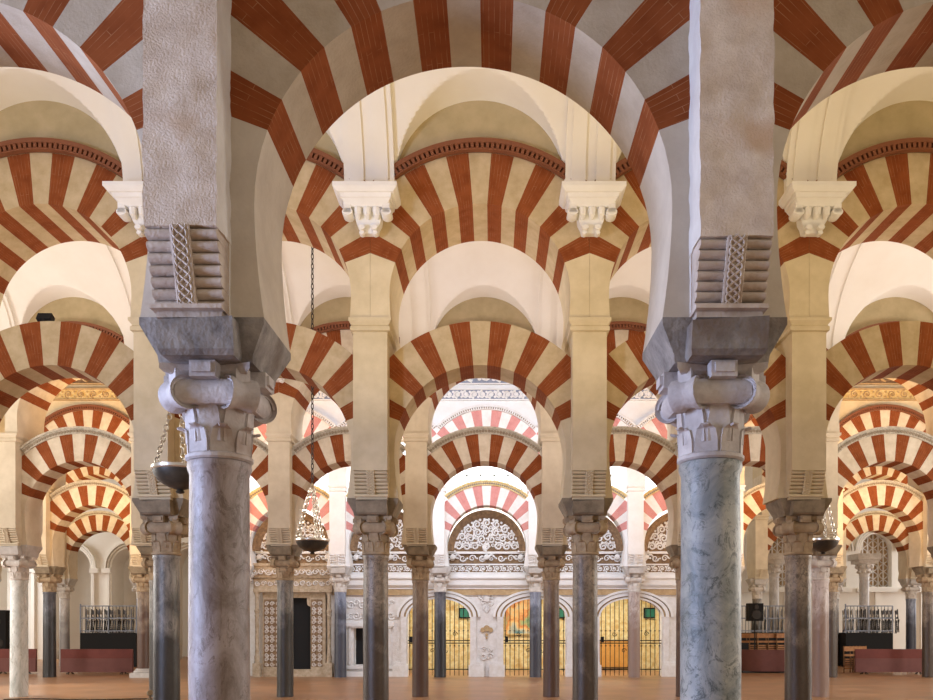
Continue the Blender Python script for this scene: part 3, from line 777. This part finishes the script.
def hang():
    mb = MB(); mb.disc((0, 0, 1.50), (0, 1, 0), .10, .07, 10); mb.disc((-.12, 0, 1.45), (0, 1, 0), .08, .05, 10); mb.disc((.12, 0, 1.45), (0, 1, 0), .08, .05, 10)
    mb.disc((0, 0, 1.3), (0, 1, 0), .05, .05, 8); mb.disc((0, 0, 1.2), (0, 1, 0), .035, .05, 8)
    return fixn(mb.mesh('carved_pendant', [M['relief_brown']]))
for n_, i in enumerate((1, 2)):
    t = thing('carved_cartouche', f"scroll cartouche with ochre pendant on the pier {('between first and second', 'between second and third')[n_]} choir gates", 'carving', (BAYX(i - 1), CY - .03, 0), 'cartouches on the choir piers')
    link('upper_scrollwork', cached('cart', lambda: cart(False)), t); link('lower_scrollwork', cached('cartl', lambda: cart(True)), t); link('pendant', cached('hang', hang), t)
# cornice and friezes along the choir front
mb = MB()
for z0, z1, d in ((2.72, 2.80, .10), (2.80, 2.84, .16), (2.84, 3.04, .20), (3.04, 3.10, .26), (3.10, 3.2, .16)):
    mb.box(COLX(-1) - .3, XB, CY - d, CY + .3, z0, z1)
struct('trim_90', mb.mesh('choir_cornice', [M['white']], 0))
mb = MB(); mb.box(COLX(-1) - .3, XB, CY - .07, CY + .3, 2.54, 2.72)
struct('trim_91', mb.mesh('choir_under_cornice', [M['relief_brown']], 0))
f1 = frieze_mesh('choir_frieze_low', B, .30, [M['white'], M['recess']], .21, .022)
def balu():
    mb = MB(); mb.box(0, B, .02, .06, 0, .34, 1); mb.box(0, B, -.06, .06, .30, .36, 0)
    for q in range(10):
        x = (q + .5) * .3; mb.spiral(x, -.01, .16, .11, 1.3, 1 if q % 2 else -1, 0, .026); mb.disc((x + .15, -.01, .16), (0, 1, 0), .03, .04, 6)
    for x in (.45, 1.5, 2.55):
        mb.disc((x, -.08, .2), (0, 1, 0), .085, .12, 12); mb.disc((x, -.14, .2), (0, 1, 0), .045, .06, 10)
        for s in (-1, 1): mb.spiral(x + s * .13, -.03, .2, .09, 1, s, 0, .03)
    return fixn(mb.mesh('choir_frieze_high', [M['white'], M['recess']]))
f2 = balu()
for i in (-2, -1, 0, 1, 2):
    for me, z, ds in ((f1, 3.21, 'low'), (f2, 3.52, 'upper')):
        o = link('carved_frieze', me, None, (BAYX(i) - B / 2, CY - .02, z))
        o['label'] = f"{ds} carved white scroll frieze on the choir front, {side(i, True)}"; o['category'] = 'frieze'; o['group'] = 'friezes of the choir front'
# tracery tympana inside the pink arches
def tymp():
    mb = MB(); r = .372 * B; N = 32
    c0 = Z(.752)
    pts = [(r * cos(pi * q / N), c0 + r * sin(pi * q / N) * 1.05) for q in range(N + 1)]
    mb.loft([[(x, .03, z) for x, z in pts], [(x, .08, z) for x, z in pts]], 0)
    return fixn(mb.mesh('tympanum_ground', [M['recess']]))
def tymp_ring():
    mb = MB(); c0 = Z(.752); ri, ro = .335 * B, .401 * B; rings = []
    for q in range(33):
        a = pi * q / 32; rings.append([(rr * cos(a), y, c0 + rr * 1.04 * sin(a)) for rr, y in ((ri, -.02), (ro, -.27), (ro, .05), (ri, .05))])
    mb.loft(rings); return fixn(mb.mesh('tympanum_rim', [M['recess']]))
def trac():
    mb = MB(); c0 = Z(.752); R0 = .335 * B
    rnd = random.Random(3)
    rr_ = [(.88, 9), (.64, 7), (.40, 4), (.14, 1)]
    for f, n in rr_:
        for q in range(n):
            a = pi * (q + .5) / n; s = 1 if a < pi / 2 else -1
            mb.spiral(R0 * f * cos(a), -.0, c0 + R0 * f * sin(a), .135, 1.5, s, a * s, .036, 12)
            a2 = pi * (q + 1) / n
            if q < n - 1: mb.disc((R0 * f * cos(a2), 0, c0 + R0 * f * sin(a2)), (0, 1, 0), .035, .04, 6); mb.spiral(R0 * (f - .12) * cos(a2), 0, c0 + R0 * (f - .12) * sin(a2), .07, 1.2, -s, 0, .022, 8)
    mb.spiral(0, 0, c0 + .12, .1, 1.4, 1, 0, .03)
    for q in range(24):
        a = pi * q / 23; mb.disc((R0 * .99 * cos(a), 0, c0 + R0 * .99 * sin(a)), (0, 1, 0), .04, .05, 6)
    return fixn(mb.mesh('tracery', [M['white']]))
tg, tr_, tt = tymp(), tymp_ring(), trac()
for i in (-2, -1, 0, 1, 2):
    t = thing('tympanum', f"white scroll tracery tympanum under pink arch, {side(i, True)}", 'tympanum', (BAYX(i), ROWY(4) + .22, 0), 'tracery tympana of the choir front')
    link('ground', tg, t); link('rim', tr_, t); link('tracery', tt, t)
# iron gates
def gate(i, n_):
    t = thing('iron_gate', f"black barred iron gate in the {('first', 'second', 'third')[n_]} choir opening counted from the niche", 'gate', (COLX(i), CY + .12, 0), 'choir gates')
    def bar_mesh(h):
        mb = MB(); mb.tube([(0, 0, 0.02), (0, 0, h)], .011, 6); mb.disc((0, 0, 1.42), (0, 0, 1), .028, .03, 6); mb.disc((0, 0, .95), (0, 0, 1), .028, .03, 6)
        return mb.mesh('gate_bar', [M['iron']])
    for q in range(14):
        x = -GH + .07 + q * (2 * GH - .14) / 13; h = GS + GR * sqrt(max(0, 1 - (x / GH) ** 2)) - .01
        link('bar', cached(('bar', q), lambda: bar_mesh(h)), t, (x, 0, 0))
    mb = MB()
    for z in (.2, 1.02, 1.10): mb.box(-GH + .01, GH - .01, -.015, .015, z, z + .03)
    link('crossbar', cached('gcross', lambda: mb.mesh('gate_crossbar', [M['iron']], 0)), t)
    def scr():
        m2 = MB()
        for sx in (-1, 1):
            m2.spiral(sx * .5, 0, 1.32, .08, 1.3, sx, 0, .012); m2.spiral(sx * .2, 0, .8, .08, 1.3, -sx, 0, .012)
        return m2.mesh('gate_scroll', [M['iron']])
    link('scroll_ornament', cached('gscr', scr), t)
    mb = MB(); mb.box(-.05, .05, -.03, .03, -.09, .09); link('lock', cached('glock', lambda: mb.mesh('gate_lock', [M['black']], 0)), t, (-GH + .1, -.02, 1.15))
for n_, i in enumerate((0, 1, 2)): gate(i, n_)
# yellow lit room behind the gates
mb = MB(); x0, x1 = COLX(0) - 1.4, COLX(2) + 1.4
mb.box(x0, x1, 28.4, 28.6, 0, 3.0); struct('wall_back_room', mb.mesh('wall_back_room', [M['yellow']], 0))
mb = MB(); mb.box(x0 - .2, x0, CY + .5, 28.6, 0, 3.0); mb.box(x1, x1 + .2, CY + .5, 28.6, 0, 3.0); struct('wall_room_sides', mb.mesh('wall_room_sides', [M['yellow']], 0))
mb = MB(); mb.box(x0 - .2, x1 + .2, CY + .46, 28.6, 3.0, 3.15); struct('ceiling_back_room', mb.mesh('ceiling_back_room', [M['yellow']], 0))
for i in (0, 1, 2):
    area('back_room_lamp', (COLX(i), 26.6, 2.92), (1.2, .5), 62, (1.0, .94, .80), rot=(0, 0, 0))
def flat(name, label, cat, x0, x1, y, z0, z1, mat, fm=None, th=.04, brd=.04):
    t = thing(name, label, cat, ((x0 + x1) / 2, y, z0)); w_ = (x1 - x0) / 2; h = z1 - z0
    mb = MB(); mb.box(-w_, w_, 0, th, 0, h); link('board', mb.mesh(name + '_board', [mat], 0), t)
    if fm:
        mb = MB(); mb.box(-w_ - brd, -w_, -.02, th, -brd, h + brd); mb.box(w_, w_ + brd, -.02, th, -brd, h + brd); mb.box(-w_, w_, -.02, th, h, h + brd); mb.box(-w_, w_, -.02, th, -brd, 0)
        link('surround', mb.mesh(name + '_surround', [fm], 0), t)
    return t
def PX(px, y): return (px - 492) / (2409 / y) * B
def PZ(py, y): return EYE + (624 - py) / (2409 / y) * B
yy = 28.3
for a, b, ds in ((460, 470, 'first'), (558, 570, 'second'), (645, 662, 'third')):
    flat('green_sign', f"dark green sign panel on the yellow wall behind the {ds} gate", 'sign', PX(a, yy), PX(b, yy), 28.32, PZ(617, yy), PZ(609, yy), M['green'], M['black'])
flat('wooden_door', 'orange wooden lower door panel behind the gate nearest the blue column', 'door', PX(600, yy), PX(630, yy), 28.34, .12, PZ(641, yy), M['orange'], M['wood'])
# generic painted altarpiece: soft patches of green, orange and brown
m, nt, nd, lk, p = new_mat('altarpiece_paint'); g = nd.new('ShaderNodeNewGeometry'); n = nd.new('ShaderNodeTexNoise'); n.inputs['Scale'].default_value = 1.6; n.inputs['Detail'].default_value = 3
lk.new(g.outputs['Position'], n.inputs['Vector']); r = ramp(nd, [(.36, (.08, .22, .12)), (.45, (.35, .42, .2)), (.52, (.62, .2, .05)), (.58, (.75, .5, .2)), (.64, (.5, .5, .4)), (.72, (.12, .25, .28))])
lk.new(n.outputs['Fac'], r.inputs[0]); lk.new(r.outputs[0], p.inputs['Base Color']); p.inputs['Roughness'].default_value = .5
flat('painted_altarpiece', 'colourful green and orange painting behind the second gate', 'painting', PX(506, yy), PX(530, yy), 28.3, 1.3, 2.75, m, M['gilt'])
# niche in the choir front
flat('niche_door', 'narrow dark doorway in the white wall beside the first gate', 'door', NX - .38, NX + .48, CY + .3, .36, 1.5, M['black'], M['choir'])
t = thing('niche_surround', 'white niche surround with small pilasters and ledge beside the first gate', 'carving', (NX + .05, CY, 0))
mb = MB()
for sx in (-1, 1):
    for o_ in (.56, .68): mb.box(sx * o_ - .035, sx * o_ + .035, -.07, 0, .36, 1.52)
link('pilasters', mb.mesh('niche_pilasters', [M['choir']], 0), t)
mb = MB(); mb.box(-.85, .80, -.12, 0, 1.56, 1.68); mb.box(-.8, .75, -.09, 0, 1.52, 1.56); mb.box(-.85, .8, -.12, 0, 0, .16); mb.box(-.82, .77, -.09, 0, .24, .34); link('ledge', mb.mesh('niche_ledge', [M['white']], 0), t)
mb = MB()
for q in range(9):
    s = 1 if q % 2 else -1
    mb.spiral(-.72 + q * .18, -.02, 2.05 + .16 * s, .14, 1.4, s, 0, .028); mb.spiral(-.72 + q * .18, -.02, 2.1 - .2 * s, .1, 1.4, -s, 0, .024)
link('scroll_relief', fixn(mb.mesh('niche_relief', [M['white']])), t)
# ornate portal
PXc = COLX(-2) + (290 - 244) / 97.5 * B * 0 + PX(294, 25.0) - COLX(-2)
t = thing('carved_portal', 'honey coloured carved stone portal with dark doorway beside the choir gates', 'portal', (PX(294, 25.0), 25.0, 0))
mb = MB(); mb.box(-.98, -.40, 0, .2, .22, 2.62); mb.box(.52, .98, 0, .2, .22, 2.62); mb.box(-.40, .52, 0, .2, 2.45, 2.62); link('jamb_wall', mb.mesh('portal_wall', [M['portal']], 0), t)
for xs in ((-.85, -.68, -.5), (.62, .80)):
    mb = MB()
    for x in xs:
        mb.box(x - .088, x + .088, -.004, .02, .3, 2.4, 1)
        for q in range(14): mb.spiral(x, -.01, .38 + q * .145, .070, 1.4, 1 if q % 2 else -1, 0, .022, 10)
    link('carved_panel', fixn(mb.mesh('portal_panel', [M['capital_pale'], M['recess']])), t)
for x in (-1.12, 1.12):
    mb = MB(); mb.box(-.11, .11, -.12, .12, 0, .42); mb.lathe([(.09, .42), (.075, .5), (.085, .62), (.06, .7), (.06, 1.85), (.08, 1.9), (.06, 1.94), (.09, 2.05), (.06, 2.1), (.06, 2.5), (.11, 2.62)], 14)
    o = link('colonnette', fixn(mb.mesh('portal_colonnette', [M['portal']])), t, (x, -.1, 0))
mb = MB()
for sx, xx in ((-1, -.40), (1, .52)):
    mb.box(min(xx, xx - sx * .12), max(xx, xx - sx * .12), .02, .18, 2.3, 2.45); mb.disc((xx - sx * .02, .1, 2.28), (0, 1, 0), .1, .14, 12)
mb.box(-1.0, 1.0, -.03, .2, 0, .22); link('threshold', fixn(mb.mesh('portal_threshold', [M['portal']])), t)
mb = MB(); mb.box(-1.22, 1.22, -.2, .2, 2.62, 2.72); mb.box(-1.22, 1.22, -.14, .2, 2.72, 3.06, 0)
mb.loft([[(-1.25, .2, 3.06), (-1.25, -.22, 3.06), (1.25, -.22, 3.06), (1.25, .2, 3.06)], [(-1.36, .2, 3.42), (-1.36, -.36, 3.42), (1.36, -.36, 3.42), (1.36, .2, 3.42)]])
mb.box(-1.4, 1.4, -.4, .2, 3.42, 3.50); link('entablature', fixn(mb.mesh('portal_entablature', [M['portal']])), t)
mb = MB()
for q in range(12):
    mb.spiral(-1.1 + q * .2, -.16, 2.89, .085, 1.4, 1 if q % 2 else -1, 0, .022); mb.spiral(-1.15 + q * .21, -.3, 3.24, .11, 1.4, 1 if q % 2 else -1, 0, .03)
link('scroll_relief', fixn(mb.mesh('portal_relief', [M['choir']])), t)
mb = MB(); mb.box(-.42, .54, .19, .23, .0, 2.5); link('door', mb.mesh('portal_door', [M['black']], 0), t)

# choir interior: bright walls and gridded windows seen over the fourth arcade
mb = MB(); wops = [(x, 1.5, 7.4, 9.4, .9) for x in (-7.6, -3.7, .1, 4.0, 7.9)]
arch_wall(mb, -12, 12, 3, 14, 35, 35.5, wops); struct('wall_choir_far', fixn(mb.mesh('wall_choir_far', [M['white']])))
m, nt, nd, lk, p = new_mat('bright_window_glass'); p.inputs['Base Color'].default_value = (.9, .95, 1, 1); p.inputs['Emission Color'].default_value = (.85, .92, 1, 1); p.inputs['Emission Strength'].default_value = 1.3; M['glass'] = m
for n_, (x, *_r) in enumerate(wops):
    mb = MB(); mb.box(x - 1.55, x + 1.55, 35.3, 35.34, 7.3, 10.4); o = struct(f'window_{n_+1}', mb.mesh('window', [M['glass']], 0))
    mb = MB()
    for q in range(-2, 3): mb.box(x + q * .6 - .04, x + q * .6 + .04, 35.2, 35.28, 7.4, 10.3)
    for q in range(5): mb.box(x - 1.5, x + 1.5, 35.2, 35.28, 7.5 + q * .65 - .04, 7.5 + q * .65 + .04)
    c = link('window_frame', mb.mesh('window_frame', [M['impost_pale']], 0), o)
mb = MB(); mb.box(-8.0, -7.8, 25.8, 35, 4.2, 14); mb.box(7.4, 7.6, 25.8, 35, 4.2, 14); struct('wall_choir_flanks', mb.mesh('choir_flanks', [M['white']], 0))
mb = MB(); mb.box(-8.0, -7.8, 25.6, 35, 0, 4.2); mb.box(7.4, 7.6, 25.6, 35, 0, 4.2); struct('wall_choir_flanks_low', mb.mesh('choir_flanks_low', [M['plaster']], 0))

# ---------------------------------------------------------------- far walls of the side aisles
FY = 37.0
for sx, nm in ((-1, 'wall_far_left'), (1, 'wall_far_right')):
    mb = MB(); xa, xb = sorted((sx * 8, sx * 26)); ops = [(x, .92, 0, 4.2, .95) for x in (-24.9, -22.15, -19.4, -16.6, -13.8, -11.0)] if sx < 0 else [(x, .72, 3.35, 5.0, .8) for x in (11.4, 13.5, 15.6, 17.7, 19.8, 21.9)]
    arch_wall(mb, xa, xb, 0, 12, FY, FY + 1.2, ops)
    for o_ in ops:
        for q in range(3): archivolt(mb, o_[0], o_[1] + q * .11, o_[3], o_[4] + q * .11, FY, .07, .06 + .05 * q)
        if sx < 0:
            for s in (-1, 1): mb.box(o_[0] + s * 1.12 - .2, o_[0] + s * 1.12 + .2, FY - .2, FY, o_[3] - .22, o_[3]); mb.box(o_[0] + s * 1.05 - .05, o_[0] + s * 1.05 + .05, FY - .08, FY, 0, o_[3] - .22)
        else:
            mb.box(o_[0] - .9, o_[0] + .9, FY - .18, FY, 3.1, 3.3); mb.box(o_[0] - .08, o_[0] + .08, FY - .1, FY, 0, 3.1)
    struct(nm, fixn(mb.mesh(nm, [M['vault']])))
    mb = MB(); mb.box(xa, xb, FY + 3.4, FY + 3.6, 0, 12); struct(nm.replace('far', 'beyond'), mb.mesh(nm + '_b', [M['vault']], 0))
    if sx > 0:   # pierced lattice windows
        for n_, o_ in enumerate(ops):
            mb = MB(); x0 = o_[0] - .72
            for q in range(7):
                x = x0 + q * .24; mb.box(x - .025, x + .025, FY + .3, FY + .36, 3.35, 5.8)
            for c in range(3):
                xc = x0 + .24 + c * .48
                for ph in (0, pi): mb.tube([(xc + .2 * sin(q * pi / 4 + ph), FY + .3, 3.35 + q * .09) for q in range(28)], .022, 4)
            struct(f'window_{n_+11}', fixn(mb.mesh('lattice', [M['choir']])))
            mb = MB(); mb.box(o_[0] - .72, o_[0] + .72, FY + .4, FY + .44, 3.35, 5.8); struct(f'window_{n_+21}', mb.mesh('lattice_ground', [M['relief_brown']], 0))
for n_, (px_, ds) in enumerate(((864, 'behind the platform railing'), (774, 'behind the stacked wooden chairs'))):
    t = thing('tall_column', f'slender tall pale column with leafy capital {ds}', 'column', ((px_ - 492) / 70 * B, 34.4, 0), 'tall columns before the lattice wall')
    mb = MB(); mb.lathe([(.26, 0), (.26, .2), (.2, .25), (.2, 3.6), (.22, 3.65)], 20); link('shaft', fixn(mb.mesh('tall_shaft', [MAR['white']])), t)
    mb = MB(); mb.lathe([(.2, 3.65), (.22, 3.8), (.28, 4.05), (.36, 4.2)], 16); mb.box(-.4, .4, -.4, .4, 4.2, 4.36); mb.box(-.5, .5, -.5, .5, 4.36, 4.62)
    for q in range(8):
        a = q * pi / 4; mb.disc((.3 * cos(a), .3 * sin(a), 4.08), (-sin(a), cos(a), 0), .08, .1, 10); mb.disc((.24 * cos(a + .4), .24 * sin(a + .4), 3.85), (-sin(a), cos(a), 0), .06, .1, 8)
    link('capital', fixn(mb.mesh('tall_capital', [M['capital_pale']])), t)
def px_box(name, label, cat, a, b, t_, bt_, y, d, mat, group=None):
    x0, x1 = PX(a, y), PX(b, y); z0, z1 = max(0, PZ(bt_, y)), PZ(t_, y)
    mb = MB(); mb.box(x0, x1, y, y + d, z0, z1); o = link(name, mb.mesh(name, [mat], 0)); o['label'] = label; o['category'] = cat
    if group: o['group'] = group
    return o

# ---------------------------------------------------------------- benches seen from behind, chairs, platform, speakers
def bench(x0, x1, y, label, nlegs=2):
    t = thing('bench_screen', label, 'bench', ((x0 + x1) / 2, y, 0), 'maroon bench screens in the aisles'); w_ = (x1 - x0) / 2
    mb = MB(); mb.box(-w_, w_, -.03, .03, .52, .82); link('upper_panel', mb.mesh('bench_upper', [M['maroon']], 0), t)
    mb = MB(); mb.box(-w_ + .005, w_ - .005, -.05, .05, .07, .52); link('lower_panel', mb.mesh('bench_lower', [M['mauve']], 0), t)
    for x in [-w_ + .3 + q * (2 * w_ - .6) / (nlegs - 1) for q in range(nlegs)]:
        mb = MB(); mb.tube([(x - .13, 0, .01), (x, 0, .10), (x + .13, 0, .01)], .016, 5); mb.tube([(x, -.13, .01), (x, 0, .10), (x, .13, .01)], .016, 5)
        link('leg', mb.mesh('bench_leg', [M['iron']]), t)
BY = 26.1
bench(PX(61, BY), PX(133, BY), BY, 'maroon two-tone bench screen in front of the chair platform on the left')
bench(PX(-10, BY), PX(33, BY), BY + .2, 'maroon bench screen behind the pale green grey column')
bench(PX(855, BY), PX(928, BY), BY, 'maroon two-tone bench screen in front of the lattice window aisle')
# curved booth front
t = thing('curved_counter', 'curved maroon counter in front of the stacked wooden chairs', 'counter', (PX(768, 27), 27.4, 0)); mb = MB()
rings = []
for q in range(17):
    a = -pi * .92 + pi * .84 * q / 16; rings.append([(1.05 * rr * cos(a), .8 * rr * sin(a), z) for rr, z in ((1, .06), (1, .78), (.95, .78), (.95, .06))])
mb.loft(rings); link('front_panel', fixn(mb.mesh('counter_front', [M['mauve']])), t)
mb = MB(); mb.box(-.9, .9, -.6, .0, 0, .07); link('plinth', mb.mesh('counter_plinth', [M['iron']], 0), t)
# folded wooden chairs standing on edge
def chair_parts():
    fr = MB()
    for sx in (-.2, .2): fr.tube([(sx, 0, 0), (sx, .02, .9)], .018, 6); fr.tube([(sx * .9, .05, 0), (sx * .9, -.03, .5)], .016, 6)
    bk = MB(); bk.box(-.2, .2, 0, .02, .72, .88); bk.box(-.2, .2, 0, .02, .55, .62)
    se = MB()
    for q in range(5): se.box(-.18, .18, .03, .05, .12 + q * .075, .17 + q * .075)
    return fr, bk, se
fr, bk, se = chair_parts()
cm = {k: (fr.mesh('chair_frame', [M[a]]), bk.mesh('chair_back', [M[b]], 0), se.mesh('chair_seat', [M[b]], 0)) for k, a, b in (('wood', 'wood', 'chairwood'), ('pale', 'chairmetal', 'chairpaper'), ('metal', 'iron', 'chairmetal'))}
def fchair(x, y, z, rz, kind, label, group, tilt=0):
    t = thing('folding_chair', label, 'chair', (x, y, z), group, rz); t.rotation_euler = (0, tilt, rz)
    a, b, c = cm[kind]; link('chair_frame', a, t); link('backrest', b, t); link('seat', c, t)
for q in range(5): fchair(PX(749, 28) + q * .34, 28.6 + .07 * (q % 2), 0.42, .12 * (q - 2), 'wood', 'folded orange wooden chair stored behind the curved counter', 'folded wooden chairs behind the counter')
for q in range(3): fchair(PX(849, 27) + q * .26, 27.0 + q * .10, 0, .3, 'wood', 'folded brown wooden chair leaning beside the bench screen', 'folded wooden chairs beside the bench')
# platforms with railings, and folded chairs on them
def platform(x0, x1, y, label):
    t = thing('chair_platform', label, 'platform', ((x0 + x1) / 2, y, 0)); w_ = (x1 - x0) / 2; h = PZ(633, y)
    mb = MB(); mb.box(-w_, w_, 0, 1.6, 0, h); link('black_skirt', mb.mesh('platform_skirt', [M['black']], 0), t)
    mb = MB(); zt = PZ(606, y)
    for z in (zt, (zt + h) / 2 + .05, h + .08): mb.box(-w_, w_, .02, .05, z - .02, z + .02)
    for q in range(3):
        x = -w_ + q * w_; mb.box(x - .02, x + .02, .02, .06, h, zt + (.08 if q == 0 else 0))
    link('railing', mb.mesh('platform_railing', [M['chairmetal']], 0), t)
    def bal():
        m2 = MB(); m2.box(-.008, .008, .03, .045, h, zt); return m2.mesh('baluster', [M['iron']], 0)
    n = int(w_ * 2 / .13)
    bmz = bal()
    for q in range(n): link('baluster', bmz, t, (-w_ + .06 + q * .13, 0, 0))
    return h
PY = 30.6
h = platform(PX(80, PY), PX(136, PY), PY, 'black skirted platform with railing behind the bench screen, white arch beyond')
for q in range(15): fchair(PX(83, PY) + q * .17, PY + .35 + .05 * (q % 3), h, pi / 2 + .25, 'pale' if q > 9 or q % 3 == 0 else 'metal', 'folded chair stored on the black platform, white arch side', 'folded chairs on the platform by the white arch', .12)
h = platform(PX(846, PY), PX(893, PY), PY, 'black skirted platform with railing below the lattice window')
for q in range(13): fchair(PX(846, PY) + .1 + q * .17, PY + .35 + .05 * (q % 3), h, pi / 2 - .25, 'pale' if q < 4 else 'metal', 'folded chair stored on the black platform below the lattice window', 'folded chairs on the platform below the lattice', .12)
h = platform(PX(745, PY), PX(800, PY), PY + .5, 'black skirted platform with railing behind the stacked wooden chairs')
for q in range(12): fchair(PX(760, PY) + q * .17, PY + .9 + .05 * (q % 3), h, pi / 2 - .25, 'pale', 'pale folded chair stored behind the curved counter', 'pale folded chairs behind the counter', .16)
def speaker(x, y, z0, label, w_=.22, h=.62):
    t = thing('loudspeaker', label, 'speaker', (x, y, 0)); mb = MB(); mb.box(-w_, w_, -.18, .18, z0, z0 + h); link('cabinet', mb.mesh('speaker_cabinet', [M['black']], 0), t)
    mb = MB(); mb.disc((0, -.19, z0 + h * .35), (0, 1, 0), w_ * .7, .03, 16); mb.disc((0, -.19, z0 + h * .78), (0, 1, 0), w_ * .35, .03, 12); link('grille', mb.mesh('speaker_grille', [M['iron']]), t)
    mb = MB(); mb.tube([(0, 0, .1), (0, 0, z0)], .02, 8)
    for q in range(3):
        a = q * 2 * pi / 3 + .5; mb.tube([(0, 0, .45), (.4 * cos(a), .4 * sin(a), .01)], .014, 6)
    link('stand', mb.mesh('speaker_stand', [M['iron']]), t)
speaker(PX(751, 28.6), 28.2, PZ(621, 28.2), 'black loudspeaker on a stand behind the stacked wooden chairs', .25)
px = PX(0, 30); speaker(PX(2, 30), 30, .25, 'tall black loudspeaker beside the pale green grey column', .24, 1.9)
t = thing('equipment_case', 'tall black equipment case beside the curved counter', 'case', (PX(744, 27), 27.2, 0)); mb = MB(); mb.box(-.16, .16, -.2, .2, .05, 1.0); link('case_body', mb.mesh('case_body', [M['black']], 0), t)
mb = MB()
for sx in (-.12, .12): mb.disc((sx, -.15, .03), (1, 0, 0), .03, .03, 10)
link('wheels', mb.mesh('case_wheels', [M['iron']]), t)

# ---------------------------------------------------------------- hanging oil lamps
def chain_mesh(name, p0, p1, mat, link_l=.07, r=.006, w_=.018):
    mb = MB(); p0, p1 = Vector(p0), Vector(p1); L = (p1 - p0).length; n = max(1, int(L / (link_l * .8))); d = (p1 - p0).normalized()
    u = d.orthogonal().normalized(); v2 = d.cross(u)
    for q in range(n):
        c = p0 + d * (q + .5) * L / n; s = u if q % 2 else v2
        pts = [c + d * (link_l / 2) * cos(2 * pi * k / 8) + s * w_ * sin(2 * pi * k / 8) for k in range(9)]
        mb.tube(pts, r, 4)
    return mb.mesh(name, [mat])
def lamp(x, y, vr, va, ds, R=.27, cr=.008):
    t = thing('hanging_lamp', ds, 'lamp', (x, y, Z(vr)), 'hanging bronze lamps')
    mb = MB(); prof = [(.03, -.235), (.045, -.22), (.03, -.20), (R * .45, -.17), (R * .80, -.115), (R * .97, -.04), (R, 0), (R * .94, 0), (R * .90, -.05), (R * .6, -.13), (.02, -.17)]
    mb.lathe(prof, 32); link('bowl', fixn(mb.mesh('lamp_bowl', [M['bronze']])), t)
    mb = MB(); mb.lathe([(R * 1.0, -.012), (R * 1.05, 0), (R * 1.05, .03), (R * .95, .03), (R * .95, -.01)], 32, cap=False); link('rim', fixn(mb.mesh('lamp_rim', [M['silver']])), t)
    zt = (va - vr) * B
    for q in range(3):
        a = q * 2 * pi / 3 + pi / 6 + .5
        link('chain', chain_mesh('lamp_chain', (R * .98 * cos(a), R * .98 * sin(a), .02), (.03 * cos(a), .03 * sin(a), zt), M['silver'], r=cr, w_=cr * 3), t)
    mb = MB(); mb.disc((0, 0, zt + .01), (0, 0, 1), .05, .05, 12); mb.lathe([(.01, zt), (.035, zt + .06), (.01, zt + .12)], 10); link('hanger_cap', fixn(mb.mesh('lamp_cap', [M['silver']])), t)
    link('suspension_chain', chain_mesh('lamp_suspension', (0, 0, zt + .1), (0, 0, Z(VS + VH) - Z(vr) - .02), M['iron'], link_l=.11, r=.008, w_=.022), t)
lamp(BAYX(-1), 8.15, .52, .80, 'dark bronze bowl lamp on silver chains beside the mauve column', .265)
lamp(BAYX(-1), 14.15, .488, .79, 'bronze bowl lamp hanging on a long dark chain before the portal', .285, .011)
lamp(BAYX(2), 14.15, .488, .79, 'shallow bronze bowl lamp hanging beside the rose grey column', .26, .009)
# floodlights sitting on the arches
def flood(x, y, z, label, rz=0):
    t = thing('floodlight', label, 'floodlight', (x, y, z)); mb = MB(); mb.box(-.10, .10, -.05, .05, .04, .15, 0, Matrix.Rotation(-.5, 4, 'X')); link('housing', mb.mesh('flood_housing', [M['black']], 0), t)
    mb = MB(); mb.box(-.085, .085, -.045, .045, .148, .155, 0, Matrix.Rotation(-.5, 4, 'X')); link('lens', mb.mesh('flood_lens', [M['lampface']], 0), t)
    mb = MB(); mb.box(-.015, .015, -.02, .02, -.03, .08); link('bracket', mb.mesh('flood_bracket', [M['iron']], 0), t)
def atop(r, x): return Z(LC) + sqrt((LRO * B) ** 2 - x * x)
x = -.16; flood(BAYX(-2) + x, ROWY(2) - .18, atop(0, x) + .02, 'small black floodlight with lit lens on the second arcade arch')
x = -.42; flood(BAYX(-3) + x, ROWY(3) - .18, atop(0, x) + .05, 'small floodlight on the hooded third arcade arch')
# bollard foot and cable on the floor
t = thing('floor_spotlight', 'small dark spotlight standing on the floor beside the dark grey column', 'spotlight', (PX(150, 17.2), 17.2, 0))
mb = MB(); mb.lathe([(.07, 0), (.07, .03), (.02, .04), (.02, .1)], 12); mb.disc((0, 0, .16), (.5, -.8, .2), .06, .14, 12); link('spot_body', fixn(mb.mesh('spot_body', [M['impost']])), t)
mb = MB(); mb.tube([(PX(150, 17.2) - 3.2 + q * .35, 17.3 + .12 * sin(q * .9), .012) for q in range(10)], .012, 6)
o = link('floor_cable', mb.mesh('floor_cable', [M['black']])); o['label'] = 'thin dark cable running over the floor to the small spotlight'; o['category'] = 'cable'
